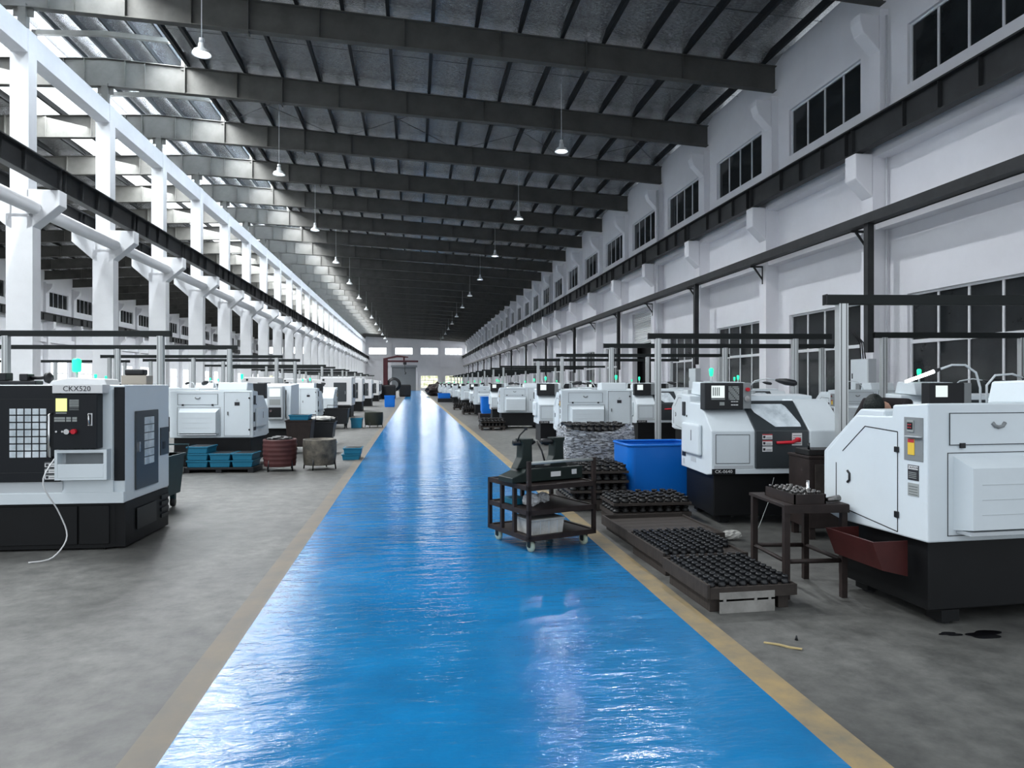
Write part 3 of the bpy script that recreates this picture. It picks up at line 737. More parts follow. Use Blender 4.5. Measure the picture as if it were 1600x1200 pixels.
G3 = 'lathes deep in the rows left of the lane'; LBL3 = 'white lathe deep in the rows left of the lane'
for x, y, k in ((-7.9, 15.5, 1), (-7.9, 17.9, 0), (-10.7, 15.7, 1), (-10.7, 18.0, 0), (-8.0, 24.2, 1), (-7.9, 28.0, 0), (-10.7, 28.0, 0), (-7.9, 40.0, 0), (-4.7, 28.0, 0)):
    (rear_at(far_src, x, y, -3, LBL3, G3) if k else front_at(x, y, LBL3, G3))

# ---- big black and white turning centre at the left edge
M['wingrid'] = M['win']
def big_lathe():
    r = empty('turning_centre', (-2.85, 7.47, 0), math.radians(-2), 'large white and black turning centre with a barred window at the left edge', 'machine')
    X0 = -2.3   # local x: 0 = right side, negative to the left ; y depth ; z up
    b = MB()
    b.prism([(X0, .02), (X0, 1.18), (-.02, 1.18), (-.02, .06), (-.12, .06), (-.2, .02)], .02, .46, 'z', 'mblack', c=0)
    b.box(-.205, -.20, .03, 1.0, .0, .02, 'mblack')
    b.box(-.01, -.004, .3, .8, .14, .36, 'latch'); 
    for k in range(4): b.box(-.021, -.005, .95, 1.16, .14 + k * .07, .18 + k * .07, 'navy')
    b.box(X0, -.45, -.0, .021, .06, .44, 'mblack', c=.006); b.box(-.43, -.15, -.0, .021, .06, .44, 'mblack', c=.006)
    b.build('base', None, r)
    b = MB(); b.box(X0, 0, .0, 1.15, .47, 1.64, 'mwhite', c=.012)
    b.box(-.55, -.11, -.02, .0, .48, 1.6, 'mwhite', c=.004); b.box(X0, -.0, -.03, .0, .47, .58, 'mwhite', c=.006)
    b.prism([(-.58, .58), (-.1, .58), (-.1, .70), (-.52, .70)], -.03, .0, 'y', 'mwhite')
    b.box(X0, -.58, -.012, .0, .58, .69, 'mgrey'); b.build('body', None, r)
    b = MB(); b.box(-.10, .001, -.012, .0, .69, 1.62, 'navy', c=.003); b.build('corner_trim', None, r)
    # sliding door
    b = MB(); b.box(X0, -.595, -.035, -.0, .69, 1.635, 'navy', c=.006); b.box(X0, -.6, -.038, -.033, 1.50, 1.504, 'seam'); b.box(X0, -.6, -.038, -.033, .78, .784, 'seam')
    d = b.build('door', None, r)
    b = MB()
    x0, x1, z0, z1 = -1.06, -.71, .925, 1.415; nx, nz = 5, 7; cw = (x1 - x0) / nx; ch = (z1 - z0) / nz
    for i in range(nx):
        for j in range(nz): b.box(x0 + i * cw + .006, x0 + (i + 1) * cw - .006, -.041, -.036, z0 + j * ch + .006, z0 + (j + 1) * ch - .006, 'win', c=.002)
    b.build('barred_window', None, d)
    b = MB(); b.tube([(-.665, -.04, .93), (-.665, -.085, .945), (-.665, -.085, 1.35), (-.665, -.04, 1.365)], .014, 'chrome', 10); b.build('door_handle', None, d)
    b = MB()
    for i, z in enumerate((.86, .80, .74)):
        b.box(-.73, -.60, -.041, -.036, z - .024, z + .024, 'stk_w'); b.box(-.73, -.60, -.042, -.04, z + .014, z + .024, 'key2'); b.box(-.72, -.695, -.042, -.04, z - .016, z + .008, 'txt')
        b.box(-.685, -.61, -.042, -.04, z - .01, z - .005, 'key2')
    b.build('warning_stickers', None, d)
    # name board
    b = MB(); b.box(-.60, -.14, -.16, -.0, 1.56, 1.645, 'stk_w', c=.004); put_text(b, 'CKX520', .072, (-.375, -.162, 1.603), 'txt', '-y', 1.0); b.build('name_board', None, r)
    # control box
    b = MB(); b.box(-.60, -.20, -.14, .0, 1.02, 1.555, 'navy', c=.006); p = b.build('control_panel', None, r)
    b = MB(); b.box(-.575, -.475, -.146, -.14, 1.385, 1.51, 'screen_y'); b.build('screen', None, p)
    b = MB()
    for i in range(8): b.box(-.575 + i * .0125, -.566 + i * .0125, -.144, -.14, 1.362, 1.375, 'key')
    b.build('soft_keys', None, p); b = MB()
    for i in range(8):
        for j in range(6): b.box(-.452 + i * .011, -.443 + i * .011, -.144, -.14, 1.395 + j * .018, 1.408 + j * .018, 'key' if j > 1 else 'key2')
    b.build('keypad', None, p); b = MB()
    for i in range(10):
        for j in range(2): b.box(-.59 + i * .010, -.582 + i * .010, -.144, -.14, 1.285 + j * .024, 1.305 + j * .024, 'key')
    for i in range(4):
        for j in range(2): b.box(-.48 + i * .011, -.471 + i * .011, -.144, -.14, 1.285 + j * .024, 1.305 + j * .024, 'key'); b.box(-.425 + i * .011, -.416 + i * .011, -.144, -.14, 1.285 + j * .024, 1.305 + j * .024, 'key')
    b.build('button_row', None, p)
    b = MB()
    for x in (-.565, -.51): b.cyl((x, -.16, 1.19), .010, .02, 'chrome', 10, 'y')
    b.cyl((-.46, -.185, 1.19), .026, .045, 'chrome', 16, 'y'); b.build('selector_knob', None, p)
    b = MB(); b.cyl((-.405, -.175, 1.19), .024, .035, 'red', 16, 'y'); b.build('stop_button', None, p)
    b = MB(); b.tube([(-.262, -.14, 1.255), (-.262, -.17, 1.255), (-.262, -.17, 1.355), (-.262, -.14, 1.355)], .009, 'chrome', 8)
    b.box(-.283, -.241, -.144, -.14, 1.245, 1.365, 'stk_w', c=.001); b.box(-.272, -.252, -.146, -.144, 1.258, 1.352, 'latch'); b.build('panel_handle', None, p)
    # storage shelf below panel
    b = MB(); b.box(-.60, -.12, -.12, .0, .715, .735, 'mwhite'); b.box(-.60, -.575, -.12, .0, .735, 1.01, 'mwhite'); b.box(-.15, -.12, -.12, .0, .735, 1.01, 'mwhite'); b.box(-.575, -.15, -.12, -.0, .98, 1.01, 'mwhite')
    b.box(-.575, -.15, -.02, -.0, .735, .98, 'mgrey'); b.box(-.575, -.15, -.12, -.105, .735, .87, 'mwhite', c=.004); b.build('document_tray', None, r)
    # right side: barred door, vent, hinges
    b = MB(); b.box(0, .018, .22, .80, .56, 1.37, 'mdark', c=.006); sd = b.build('side_door', None, r)
    b = MB()
    for i in range(3):
        for j in range(6): b.box(.018, .024, .42 + i * .085, .495 + i * .085, .80 + j * .085, .875 + j * .085, 'win', c=.002)
    b.build('barred_window', None, sd)
    b = MB(); b.box(.018, .03, .27, .30, .95, 1.05, 'chrome'); b.build('door_handle', None, sd)
    b = MB(); b.box(0, .012, .88, 1.12, .85, 1.16, 'mdark', c=.004); b.box(.012, .016, .93, 1.0, .92, 1.0, 'latch'); b.build('electrical_panel', None, r)
    b = MB(); b.tube([(-.84, .8, 1.64), (-.84, .8, 1.79)], .012, 'mgrey'); b.lathe([(0, 0), (.035, 0), (.045, .02), (.045, .13), (.03, .15), (0, .15)], (-.84, .8, 1.78), 'green_lit', 16); b.build('signal_lamp', None, r)
    return r
big_lathe()
b = MB(); pts = []
for i in range(25):
    t = i / 24
    P = [(-3.42, 7.30, .93), (-3.45, 7.15, .72), (-3.36, 7.26, .42), (-3.30, 7.28, .18), (-3.37, 7.15, .015), (-3.50, 7.0, .012)]
    u = t * 5; k = min(4, int(u)); f = u - k
    g = lambda i_: Vector(P[max(0, min(5, i_))])
    p0, p1, p2, p3 = g(k - 1), g(k), g(k + 1), g(k + 2)
    pts.append(.5 * ((2 * p1) + (p2 - p0) * f + (2 * p0 - 5 * p1 + 4 * p2 - p3) * f * f + (3 * p1 - p0 - 3 * p2 + p3) * f ** 3))
b.tube(pts, .007, 'stk_w', 6); tag(b.build('air_hose'), 'thin white hose hanging from the turning centre down to the floor', 'hose')
# things lying on the turning centre
b = MB(); b.prism([(-3.62, 1.64), (-3.60, 1.68), (-3.42, 1.715), (-3.10, 1.70), (-3.08, 1.64)], 7.62, 7.95, 'y', 'stk_w', c=.01); tag(b.build('folded_sheet'), 'folded white sheet lying on top of the turning centre', 'sheet')
r = empty('machine_vise', (-3.95, 7.75, 1.643), 0, 'black machine vise lying on top of the turning centre', 'vise')
b = MB(); b.box(-.2, .18, -.08, .08, 0, .04, 'latch', c=.01); b.box(-.2, -.1, -.07, .07, .04, .12, 'latch', c=.01); b.build('vise_body', None, r)
b = MB(); b.box(.02, .1, -.07, .07, .04, .11, 'darkpart', c=.01); b.tube([(.1, 0, .07), (.26, 0, .07)], .018, 'darkpart'); b.lathe([(0, .24), (.05, .24), (.06, .27), (.03, .3), (0, .3)], (0, 0, .07), 'latch', 12, 'x'); b.build('vise_screw', None, r)
r = empty('small_crate', (-3.15, 8.25, 1.643), 0, 'beige parts box with a black lump in it on top of the turning centre', 'box')
b = MB(); b.box(0, .26, -.1, .1, 0, .1, mat('beige_cardboard', (.36, .32, .27), .8), c=.006); b.build('box_body', None, r); b = MB(); b.box(.02, .22, -.07, .07, .1, .17, 'latch', c=.02); b.build('contents', None, r)

# ---- enclosed mills further along the left
def enclosure():
    r = empty('machining_centre', (0, 0, 0)); b = MB(); b.box(.05, 1.45, .1, 1.7, .0, .62, 'mblack', c=.02); b.build('base', None, r)
    b = MB(); b.box(0, 1.5, 0, 1.9, .58, 1.98, 'stk_w', c=.03); b.box(1.5, 1.52, .1, 1.8, .7, 1.9, 'mwhite', c=.006); b.build('body', None, r)
    b = MB(); b.box(.62, 1.24, -.02, 0, .78, 1.72, 'mdark', c=.01); d = b.build('door', None, r); b = MB(); b.box(1.17, 1.19, -.04, -.02, 1.15, 1.3, 'chrome'); b.build('door_handle', None, d)
    b = MB(); b.box(.08, .18, -.008, 0, 1.8, 1.9, 'latch'); b.box(.08, .18, -.008, 0, 1.55, 1.7, 'latch'); b.box(.12, .4, -.006, 0, .66, .9, 'key2'); b.build('front_vent', None, r)
    b = MB(); b.box(1.52, 1.6, .5, 1.2, .95, 1.65, 'latch', c=.02); b.build('control_panel', None, r)
    return r
e0 = enclosure(); e0.location = (-4.55, 35.6, 0); tag(e0, 'boxy white machining centre with tall dark door, nearest of its kind on the left', 'machine')
G4 = 'boxy machining centres far left of the lane'
e1 = dup(e0, (-4.6, 43.5, 0), label='boxy white machining centre standing behind another of its kind')
for x, y in ((-4.6, 53.2), (-5.6, 60.6), (-4.8, 68), (-5, 76), (-8.2, 46), (-8.4, 54.5), (-8.2, 35.8)): dup(e0, (x, y, 0), label='boxy white machining centre far back left of the lane', group=G4)

# ---- gantry rails over the machines
def gantry(L, posts, h=2.57):
    r = empty('loading_gantry', (0, 0, 0)); b = MB(); b.box(0, L, -.05, .05, h - .01, h + .10, 'rail', c=.004); b.box(0, .012, -.052, .052, h - .015, h + .105, 'latch'); b.build('rail', None, r)
    for x in posts:
        b = MB(); b.box(x - .055, x + .055, -.055, .055, .02, h, 'alu', c=.006); b.box(x - .12, x + .12, -.12, .12, 0, .02, 'alu'); 
        for s_ in (-1, 1): b.box(x + s_ * .03 - .004, x + s_ * .03 + .004, -.0575, -.055, .02, h, 'seam')
        b.build('post', None, r)
    return r
GG = math.radians(-6)
gA = gantry(5.9, (.2, 3.1, 5.6)); gB = gantry(3.75, (.2, 3.0)); gC = gantry(6.3, (.3, 3.2, 6.1))
tag(gA, 'black gantry rail on grey posts nearest the camera on the right', 'gantry'); gA.location = (4.66, 7.5, 0); gA.rotation_euler = (0, 0, GG)
tag(gB, 'short black gantry rail on grey posts between the blue bin and the right wall', 'gantry'); gB.location = (4.68, 13.7, 0); gB.rotation_euler = (0, 0, GG)
dup(gB, (9.0, 12.8, 0), GG, label='short black gantry rail on grey posts beside the right wall')
dup(gA, (4.74, 17.3, 0), GG, label='black gantry rail above the lathes behind the film wrapped pallet')
dup(gA, (4.74, 23.3, 0), GG, label='black gantry rail on the right, third behind the film wrapped pallet')
G5 = 'gantry rails far back on the right'; Lg5 = 'black gantry rail on grey posts far back on the right of the lane'
for y in (27.9, 39.0, 44.0, 49.6, 54.6, 60.2, 65.2, 70.8, 75.8, 81.4, 86.4, 95): dup(gA, (4.74, y, 0), GG, label=Lg5, group=G5)
G6 = 'gantry rails far back on the left'; Lg6 = 'black gantry rail on grey posts far back on the left of the lane'
tag(gC, 'black gantry rail at far left, nearest the camera, over the turning centre', 'gantry')
gl = []
def left_gantry(o, y): c_, s_ = math.cos(GG), math.sin(GG); L = 6.3; o.location = (-4.62 - L * c_, y - L * s_, 0); o.rotation_euler = (0, 0, GG)
left_gantry(gC, 14.3)
for y, lb in ((19.4, 'black gantry rail over the lathe above the teal trays'), (25.8, 'third black gantry rail from the camera on the left')):
    left_gantry(dup(gC, label=lb), y)
for y in (29.7, 38.2, 42.7, 49.0, 51.8, 59.0, 65.5, 74, 84): left_gantry(dup(gC, label=Lg6, group=G6), y)
for y in (20.3, 32):
    o = dup(gC, label=Lg6, group=G6); left_gantry(o, y); o.location.x -= 7.4
# ================================================================ trolley with the inspection bench
M['wheel'] = mat('cream_caster_wheel', (.45, .5, .38), .5)
M['castgreen'] = mat('dark_green_cast_iron', (.009, .018, .016), .5, noise=.3, nscale=8)
M['oldwood'] = mat('oil_stained_timber', (.045, .036, .031), .7, noise=.5, nscale=6, stretch=(1, 6, 1))
M['palewood'] = mat('pale_scuffed_crate_board', (.3, .29, .27), .7, noise=.45, nscale=5)
M['bag'] = mat('white_plastic_bag', (.62, .63, .64), .45, bump=.8, bscale=9)
M['crate_w'] = mat('dirty_white_plastic', (.5, .49, .46), .5, noise=.4, nscale=6)
tr = empty('service_trolley', (1.10, 6.72, 0), math.radians(22.6), 'rusty brown steel trolley on cream casters standing at the edge of the blue lane', 'trolley')
U, V = .78, .78
for x, y, h in ((0, 0, .90), (U, 0, .90), (0, V, .66), (U, V, .66), (0, .52, .64), (0, .27, .64), (.4, V, .64)):
    b = MB(); b.box(x - .018, x + .018, y - .018, y + .018, .14, h, 'rust'); b.build('upright', None, tr)
b = MB(); b.tube([(0, 0, .88), (.4, 0, .885), (U, 0, .88)], .015, 'key', 8); b.build('push_handle', None, tr)
for z, full in ((.15, 1), (.40, 1), (.64, 1)):
    b = MB(); b.box(0, U, 0, V, z, z + .012, 'rust')
    for x0, x1, y0, y1 in ((-.018, U + .018, -.018, .018), (-.018, U + .018, V - .018, V + .018), (-.018, .018, 0, V), (U - .018, U + .018, 0, V)): b.box(x0, x1, y0, y1, z - .025, z + .022, 'rust')
    b.build('shelf', None, tr)
for x, y in ((.07, .07), (U - .07, .07), (.07, V - .07), (U - .07, V - .07)):
    b = MB(); b.box(x - .035, x + .035, y - .035, y + .035, .118, .128, 'latch'); b.box(x - .03, x - .024, y - .02, y + .03, .05, .12, 'castgreen'); b.box(x + .024, x + .03, y - .02, y + .03, .05, .12, 'castgreen'); c_ = b.build('caster', None, tr)
    b = MB(); b.lathe([(0, -.018), (.035, -.018), (.058, -.014), (.06, 0), (.058, .014), (.035, .018), (0, .018)], (x, y + .01, .06), 'wheel', 18, 'x'); b.lathe([(0, -.022), (.02, -.022), (.02, .022), (0, .022)], (x, y + .01, .06), 'latch', 10, 'x'); b.build('wheel', None, c_)
# bench centre (cast iron) on the trolley
bc = empty('bench_fixture', (1.10, 6.72, .663), math.radians(22.6), 'dark green cast iron bench fixture with two upright heads on the trolley', 'workshop tool')
b = MB(); b.prism([(.02, 0), (.80, 0), (.80, .13), (.10, .13), (.08, .10), (-.06, .05), (-.06, 0)], .22, .50, 'y', 'castgreen', c=.008); b.box(.1, .8, .30, .33, .13, .145, 'darkpart'); b.box(.1, .8, .40, .43, .13, .145, 'darkpart')
b.box(.40, .52, .214, .222, .04, .09, 'stk_w'); b.box(.66, .72, .214, .222, .05, .10, 'bag'); b.build('bed', None, bc)
for cx in (.17, .56):
    b = MB(); b.prism([(cx - .13, .13), (cx + .11, .13), (cx + .06, .20), (cx + .055, .38), (cx + .075, .41), (cx + .075, .43), (cx - .075, .43), (cx - .075, .41), (cx - .055, .38), (cx - .065, .24)], .30, .42, 'y', 'castgreen', c=.008); h_ = b.build('upright_head', None, bc)
    b = MB(); b.lathe([(0, -.02), (.03, -.02), (.03, .2), (.012, .24), (0, .24)], (cx - .11 if cx < .3 else cx - .16, .36, .39), 'darkpart', 12, 'x'); b.build('quill', None, h_)
b = MB(); b.tube([(.07, .34, .40), (.09, .32, .47), (.15, .30, .53)], .008, 'darkpart', 6); b.cyl((.15, .30, .52), .017, .03, 'latch', 10); b.tube([(.30, .33, .40), (.33, .28, .3), (.36, .26, .17)], .009, 'darkpart', 6); b.build('clamp_lever', None, bc)
def crumple(b, c, s, m, seed, n=5):
    rnd = random.Random(seed); bm = bmesh.new(); bmesh.ops.create_icosphere(bm, subdivisions=3, radius=1)
    for v in bm.verts:
        k = 1 + .16 * math.sin(v.co.x * 9 + seed) * math.cos(v.co.y * 8) + rnd.uniform(-.09, .09); v.co = Vector((c[0] + v.co.x * s[0] * k, c[1] + v.co.y * s[1] * k, c[2] + max(-.85, v.co.z) * s[2] * k))
    b.bm(bm, m)
a_ = math.radians(22.6)
def on_trolley(u, v): return (1.10 + u * math.cos(a_) - v * math.sin(a_), 6.72 + u * math.sin(a_) + v * math.cos(a_))
for i, (u, v, s_, lb) in enumerate(((.20, .28, .085, 'crumpled white plastic bag on the middle shelf of the trolley, by its near post'), (.42, .40, .07, 'small crumpled white bag on the middle shelf of the trolley, right of the other bag'))):
    X, Y_ = on_trolley(u, v); b = MB(); crumple(b, (X, Y_, .414 + s_ * .72), (s_, s_ * .8, s_ * .8), 'bag', i + 3); tag(b.build('plastic_bag'), lb, 'bag')
X, Y_ = on_trolley(.16, .50); b = MB(); b.prism([(-.1, 0), (.1, 0), (.085, .06), (-.085, .06)], -.12, .12, 'y', 'teal', c=.01); o = b.build('parts_tray'); o.location = (X, Y_, .414); o.rotation_euler = (0, 0, a_); tag(o, 'small blue tray on the middle shelf of the trolley', 'tray')
X, Y_ = on_trolley(.06, .05); r = empty('plastic_crate', (X, Y_, .163), a_, 'dirty white plastic crate on the bottom shelf of the trolley', 'crate')
b = MB(); b.prism([(.01, 0), (.37, 0), (.39, .15), (0, .15)], 0, .36, 'y', 'crate_w', c=.006); b.box(-.008, .398, -.008, .368, .135, .155, 'crate_w', c=.004)
for x in (.1, .2, .3): b.box(x, x + .006, -.006, .005, .01, .13, 'mgrey')
b.build('crate_body', None, r); b = MB(); b.box(.015, .38, .01, .35, .15, .158, 'palewood'); b.build('contents', None, r)

# ================================================================ pallets of turned parts
def part_mesh():
    b = MB(); b.lathe([(.012, .0), (.027, 0), (.027, .03), (.021, .034), (.021, .055), (.024, .058), (.024, .07), (.013, .07), (.012, .045)], m='darkpart', seg=12); return b.build('turned_part')
tp0 = part_mesh(); tfirst = True
def grid_parts(x0, y0, nx, ny, dx, dy, z, rz, label, group, skip=lambda i, j: False):
    global tfirst
    c_, s_ = math.cos(rz), math.sin(rz)
    for i in range(nx):
        for j in range(ny):
            if skip(i, j): continue
            lx, ly = i * dx + random.uniform(-.004, .004), j * dy + random.uniform(-.004, .004)
            loc = (x0 + lx * c_ - ly * s_, y0 + lx * s_ + ly * c_, z)
            o = tp0 if tfirst else dup(tp0)
            tfirst = False; o.location = loc; o.rotation_euler = (0, 0, random.uniform(0, 6)); tag(o, label, 'metal part', group)
def pallet(name, x, y, rz, w, l, label, board_front=False, zt=.165):
    r = empty(name, (x, y, 0), rz, label, 'pallet')
    for lx in (.02, w / 2 - .04, w - .1):
        b = MB(); b.box(lx, lx + .08, .03, l - .03, 0, zt - .035, 'oldwood', c=.004); b.build('runner', None, r)
    b = MB(); n = 6
    for i in range(n): b.box(0, w, l * i / n + .004, l * (i + 1) / n - .004, zt - .035, zt, 'oldwood')
    b.build('deck', None, r)
    b = MB(); t = .022
    b.box(-t, 0, -t, l + t, zt - .06, zt + .045, 'oldwood', c=.004); b.box(w, w + t, -t, l + t, zt - .06, zt + .02, 'oldwood', c=.004); b.box(0, w, -t, 0, zt - .06, zt + .02, 'oldwood'); b.box(0, w, l, l + t, zt - .06, zt + .04, 'oldwood'); b.build('edge_board', None, r)
    if board_front:
        b = MB(); b.box(.07, w - .16, -.028, -.02, .0, .085, 'palewood', c=.002); b.box(.07, w - .16, -.028, -.02, .10, .15, 'palewood', c=.002); 
        for x_ in (.10, .34, w - .21): b.box(x_, x_ + .02, -.03, -.02, .08, .105, 'palewood')
        b.build('front_board', None, r)
    return r
pz = math.radians(2)
pallet('parts_pallet', 2.10, 4.82, pz, .66, .80, 'low timber pallet with pale front board, loaded with black turned parts, nearest the camera', True)
grid_parts(2.14, 4.87, 8, 10, .083, .078, .1655, pz, 'small black turned metal part standing on the pallet nearest the camera', 'turned parts on the nearest pallet')
pallet('parts_pallet', 2.12, 5.78, pz, .74, .88, 'low timber pallet of black turned parts, second from the camera, near the table')
grid_parts(2.155, 5.83, 9, 11, .083, .078, .1655, pz, 'small black turned metal part standing on the second pallet from the camera', 'turned parts on the second pallet', lambda i, j: i > 6 and j < 3)
r = pallet('timber_skid', 2.18, 6.82, pz, .95, 1.0, 'empty flat timber skid between the second parts pallet and the black parts crates', zt=.11)
# open crates full of castings, stacked in tiers
M['casting'] = mat('raw_black_castings', (.014, .0135, .0135), .5, noise=.6, nscale=14)
def casting_tier(w, l, h, nx, ny, seed):
    rnd = random.Random(seed); b = MB(); b.box(0, w, 0, l, 0, .03, 'oldwood'); 
    for i in range(nx):
        for j in range(ny):
            x = w * (i + .5) / nx; y = l * (j + .5) / ny; rr_ = w / nx * .42; hh = h - .035 - rnd.uniform(0, .02)
            b.lathe([(rr_ * .45, 0), (rr_, 0), (rr_, hh * .35), (rr_ * .7, hh * .42), (rr_ * .7, hh * .8), (rr_ * .85, hh * .85), (rr_ * .85, hh), (rr_ * .4, hh), (rr_ * .4, hh * .6)], (x, y, .03), 'casting', 10)
    return b.build('casting_layer')
def tier_stack(x, y, rz, w, l, tiers, h, nx, ny, label, name='casting_stack'):
    r = empty(name, (x, y, 0), rz, label, 'stack of castings'); b = MB()
    for lx in (0.02, w / 2 - .04, w - .1): b.box(lx, lx + .08, 0, l, 0, .09, 'oldwood')
    b.box(0, w, 0, l, .09, .11, 'oldwood'); b.build('pallet_base', None, r); src = None
    for t in range(tiers):
        if src is None: src = casting_tier(w, l, h, nx, ny, 3); src.parent = r; src['kind'] = 'stuff'; o = src
        else: o = src.copy(); COL.objects.link(o); o.parent = r
        o.location = (0, 0, .11 + t * h)
    return r
tier_stack(2.30, 7.95, math.radians(0), .95, .62, 2, .115, 9, 5, 'two low tiers of black castings in front of the big blue bin')
tier_stack(2.0, 8.9, math.radians(0), .78, .95, 4, .125, 7, 7, 'tall tiers of black castings between the trolley and the big blue bin')
# film wrapped pallet
def film_mat():
    m = bpy.data.materials.new('stretch_wrap_film'); m.use_nodes = True; nt = m.node_tree; nt.nodes.clear()
    o = nt.nodes.new('ShaderNodeOutputMaterial'); mx = nt.nodes.new('ShaderNodeMixShader'); t = nt.nodes.new('ShaderNodeBsdfTransparent'); g = nt.nodes.new('ShaderNodeBsdfPrincipled')
    g.inputs['Base Color'].default_value = (.9, .92, .95, 1); g.inputs['Roughness'].default_value = .22
    tc = nt.nodes.new('ShaderNodeTexCoord'); mp = nt.nodes.new('ShaderNodeMapping'); mp.inputs['Scale'].default_value = (2.2, 2.2, 11)
    n = nt.nodes.new('ShaderNodeTexNoise'); n.inputs['Scale'].default_value = 3.2; n.inputs['Detail'].default_value = 7; n.inputs['Roughness'].default_value = .72; n.inputs['Distortion'].default_value = 1.3
    r_ = nt.nodes.new('ShaderNodeValToRGB'); r_.color_ramp.elements[0].position = .45; r_.color_ramp.elements[0].color = (.14, .14, .14, 1); r_.color_ramp.elements[1].position = .62; r_.color_ramp.elements[1].color = (.85, .85, .85, 1)
    bp = nt.nodes.new('ShaderNodeBump'); bp.inputs['Strength'].default_value = 1; bp.inputs['Distance'].default_value = .03
    nt.links.new(tc.outputs['Object'], mp.inputs[0]); nt.links.new(mp.outputs[0], n.inputs[0]); nt.links.new(n.outputs[0], r_.inputs[0]); nt.links.new(n.outputs[0], bp.inputs['Height']); nt.links.new(bp.outputs[0], g.inputs['Normal'])
    nt.links.new(r_.outputs[0], mx.inputs[0]); nt.links.new(t.outputs[0], mx.inputs[1]); nt.links.new(g.outputs[0], mx.inputs[2]); nt.links.new(mx.outputs[0], o.inputs[0]); return m
M['film'] = film_mat()
wr = tier_stack(2.33, 10.5, math.radians(-3), .98, .95, 6, .155, 9, 8, 'tall pallet of castings wrapped in clear stretch film beyond the big blue bin', 'wrapped_pallet'); wr['category'] = 'wrapped pallet'
rnd = random.Random(5); vs = []; fs = []; nz = 14; ring = []
for k in range(nz + 1):
    z = .04 + k * (.93 / nz); 
    per = []
    for s_, (ax, ay, bx, by) in enumerate(((-.03, -.03, 1.01, -.03), (1.01, -.03, 1.01, .98), (1.01, .98, -.03, .98), (-.03, .98, -.03, -.03))):
        for q in range(14):
            t = q / 14; x = ax + (bx - ax) * t; y = ay + (by - ay) * t; d = rnd.uniform(-.004, .016) + .012 * math.sin(k * 1.7 + q * .6)
            cx, cy = x - .49, y - .47; l_ = math.hypot(cx, cy); zz = z + (.05 * math.sin(q * .45 + s_) if k == nz else 0)
            if k == nz and s_ == 0: zz = z - .05 * math.sin(t * math.pi) + (.13 * max(0, (t - .75) / .25) ** .7)
            per.append((x + cx / l_ * d, y + cy / l_ * d, zz))
    ring.append(per)
for p in ring: vs += p
n = len(ring[0])
for k in range(nz):
    for q in range(n): fs.append((k * n + q, k * n + (q + 1) % n, (k + 1) * n + (q + 1) % n, (k + 1) * n + q))
b = MB(); b.add(vs, fs, 'film', True); b.build('stretch_film', None, wr)
# big blue bin
def plastic_bin(w, l, h, m, name='plastic_bin', wall=.012, skirt=True):
    r = empty(name, (0, 0, 0)); b = MB(); bm = bmesh.new(); bmesh.ops.create_cube(bm, size=1)
    for v in bm.verts: k = 1 if v.co.z > 0 else .93; v.co = Vector((w / 2 + v.co.x * w * k, l / 2 + v.co.y * l * k, h / 2 + v.co.z * h))
    bmesh.ops.bevel(bm, geom=[e for e in bm.edges if abs(e.verts[0].co.z - e.verts[1].co.z) > h * .5], offset=min(w, l) * .12, segments=5, affect='EDGES', profile=.5)
    bm.faces.ensure_lookup_table(); top = [f for f in bm.faces if all(v.co.z > h * .99 for v in f.verts)]
    res = bmesh.ops.inset_region(bm, faces=top, thickness=wall); top = [f for f in bm.faces if all(v.co.z > h * .99 for v in f.verts) and len(f.verts) > 4]
    for f in top:
        for v in f.verts: v.co.z = h * .12
    b.bm(bm, m); b.build('bin_body', None, r)
    b = MB(); t = wall * 1.6; rr_ = min(w, l) * .12; pts = []
    for cx, cy, a0 in ((w - rr_, l - rr_, 0), (rr_, l - rr_, 90), (rr_, rr_, 180), (w - rr_, rr_, 270)):
        for q in range(6): a = math.radians(a0 + q * 18); pts.append((cx + rr_ * math.cos(a), cy + rr_ * math.sin(a), h))
    b.tube(pts + [pts[0]], t, m, 8); b.build('rim', None, r)
    return r
bb = plastic_bin(1.02, .80, .76, 'bluebin'); bb.location = (2.86, 9.15, .06); tag(bb, 'large bright blue plastic bin beside the nearest charcoal door lathe', 'bin')
b = MB(); b.box(0, 1.0, 0, .78, .0, .06, 'oldwood', c=.006); o = b.build('timber_skid', None); o.location = (2.87, 9.16, 0); tag(o, 'flat timber board under the large bright blue bin', 'skid')
o = dup(bb, (3.1, 32.5, .28), label='bright blue bin further back on the right, resting on a dark pallet'); 
b = MB(); b.box(0, 1.15, 0, 1.0, 0, .28, 'rust', c=.02); b.box(.05, 1.1, -.01, 0, .05, .2, 'latch'); o = b.build('steel_stillage'); o.location = (3.0, 32.3, 0); tag(o, 'dark steel stillage under the bright blue bin further back on the right', 'stillage')
o = dup(bb, (-2.1, 51, .0), label='bright blue bin far back left of the lane by the red jib crane'); o.scale = (.72, .9, 1.05)
o = dup(bb, (2.15, 64, .35), label='bright blue bin furthest back on the right of the lane'); o.scale = (1.1, 1.2, .6)
b = MB(); b.box(0, 1.3, 0, 1.1, 0, .35, 'latch', c=.02); o = b.build('steel_stillage'); o.location = (2.12, 63.9, 0); tag(o, 'dark steel stillage under the furthest blue bin on the right', 'stillage')
# dark heap of castings by the lane on the right, far
o = tier_stack(2.35, 25.0, 0, .9, .9, 2, .16, 7, 6, 'low dark pallet of castings in front of the bright blue bin further back')
for i, (x, y, w) in enumerate(((2.6, 38, .8), (2.5, 45, .9))): tier_stack(x, y, 0, w, .9, 2, .18, 6, 5, ('dark pallet of castings far back at the right lane edge, nearer one', 'dark pallet of castings far back at the right lane edge, farther one')[i])

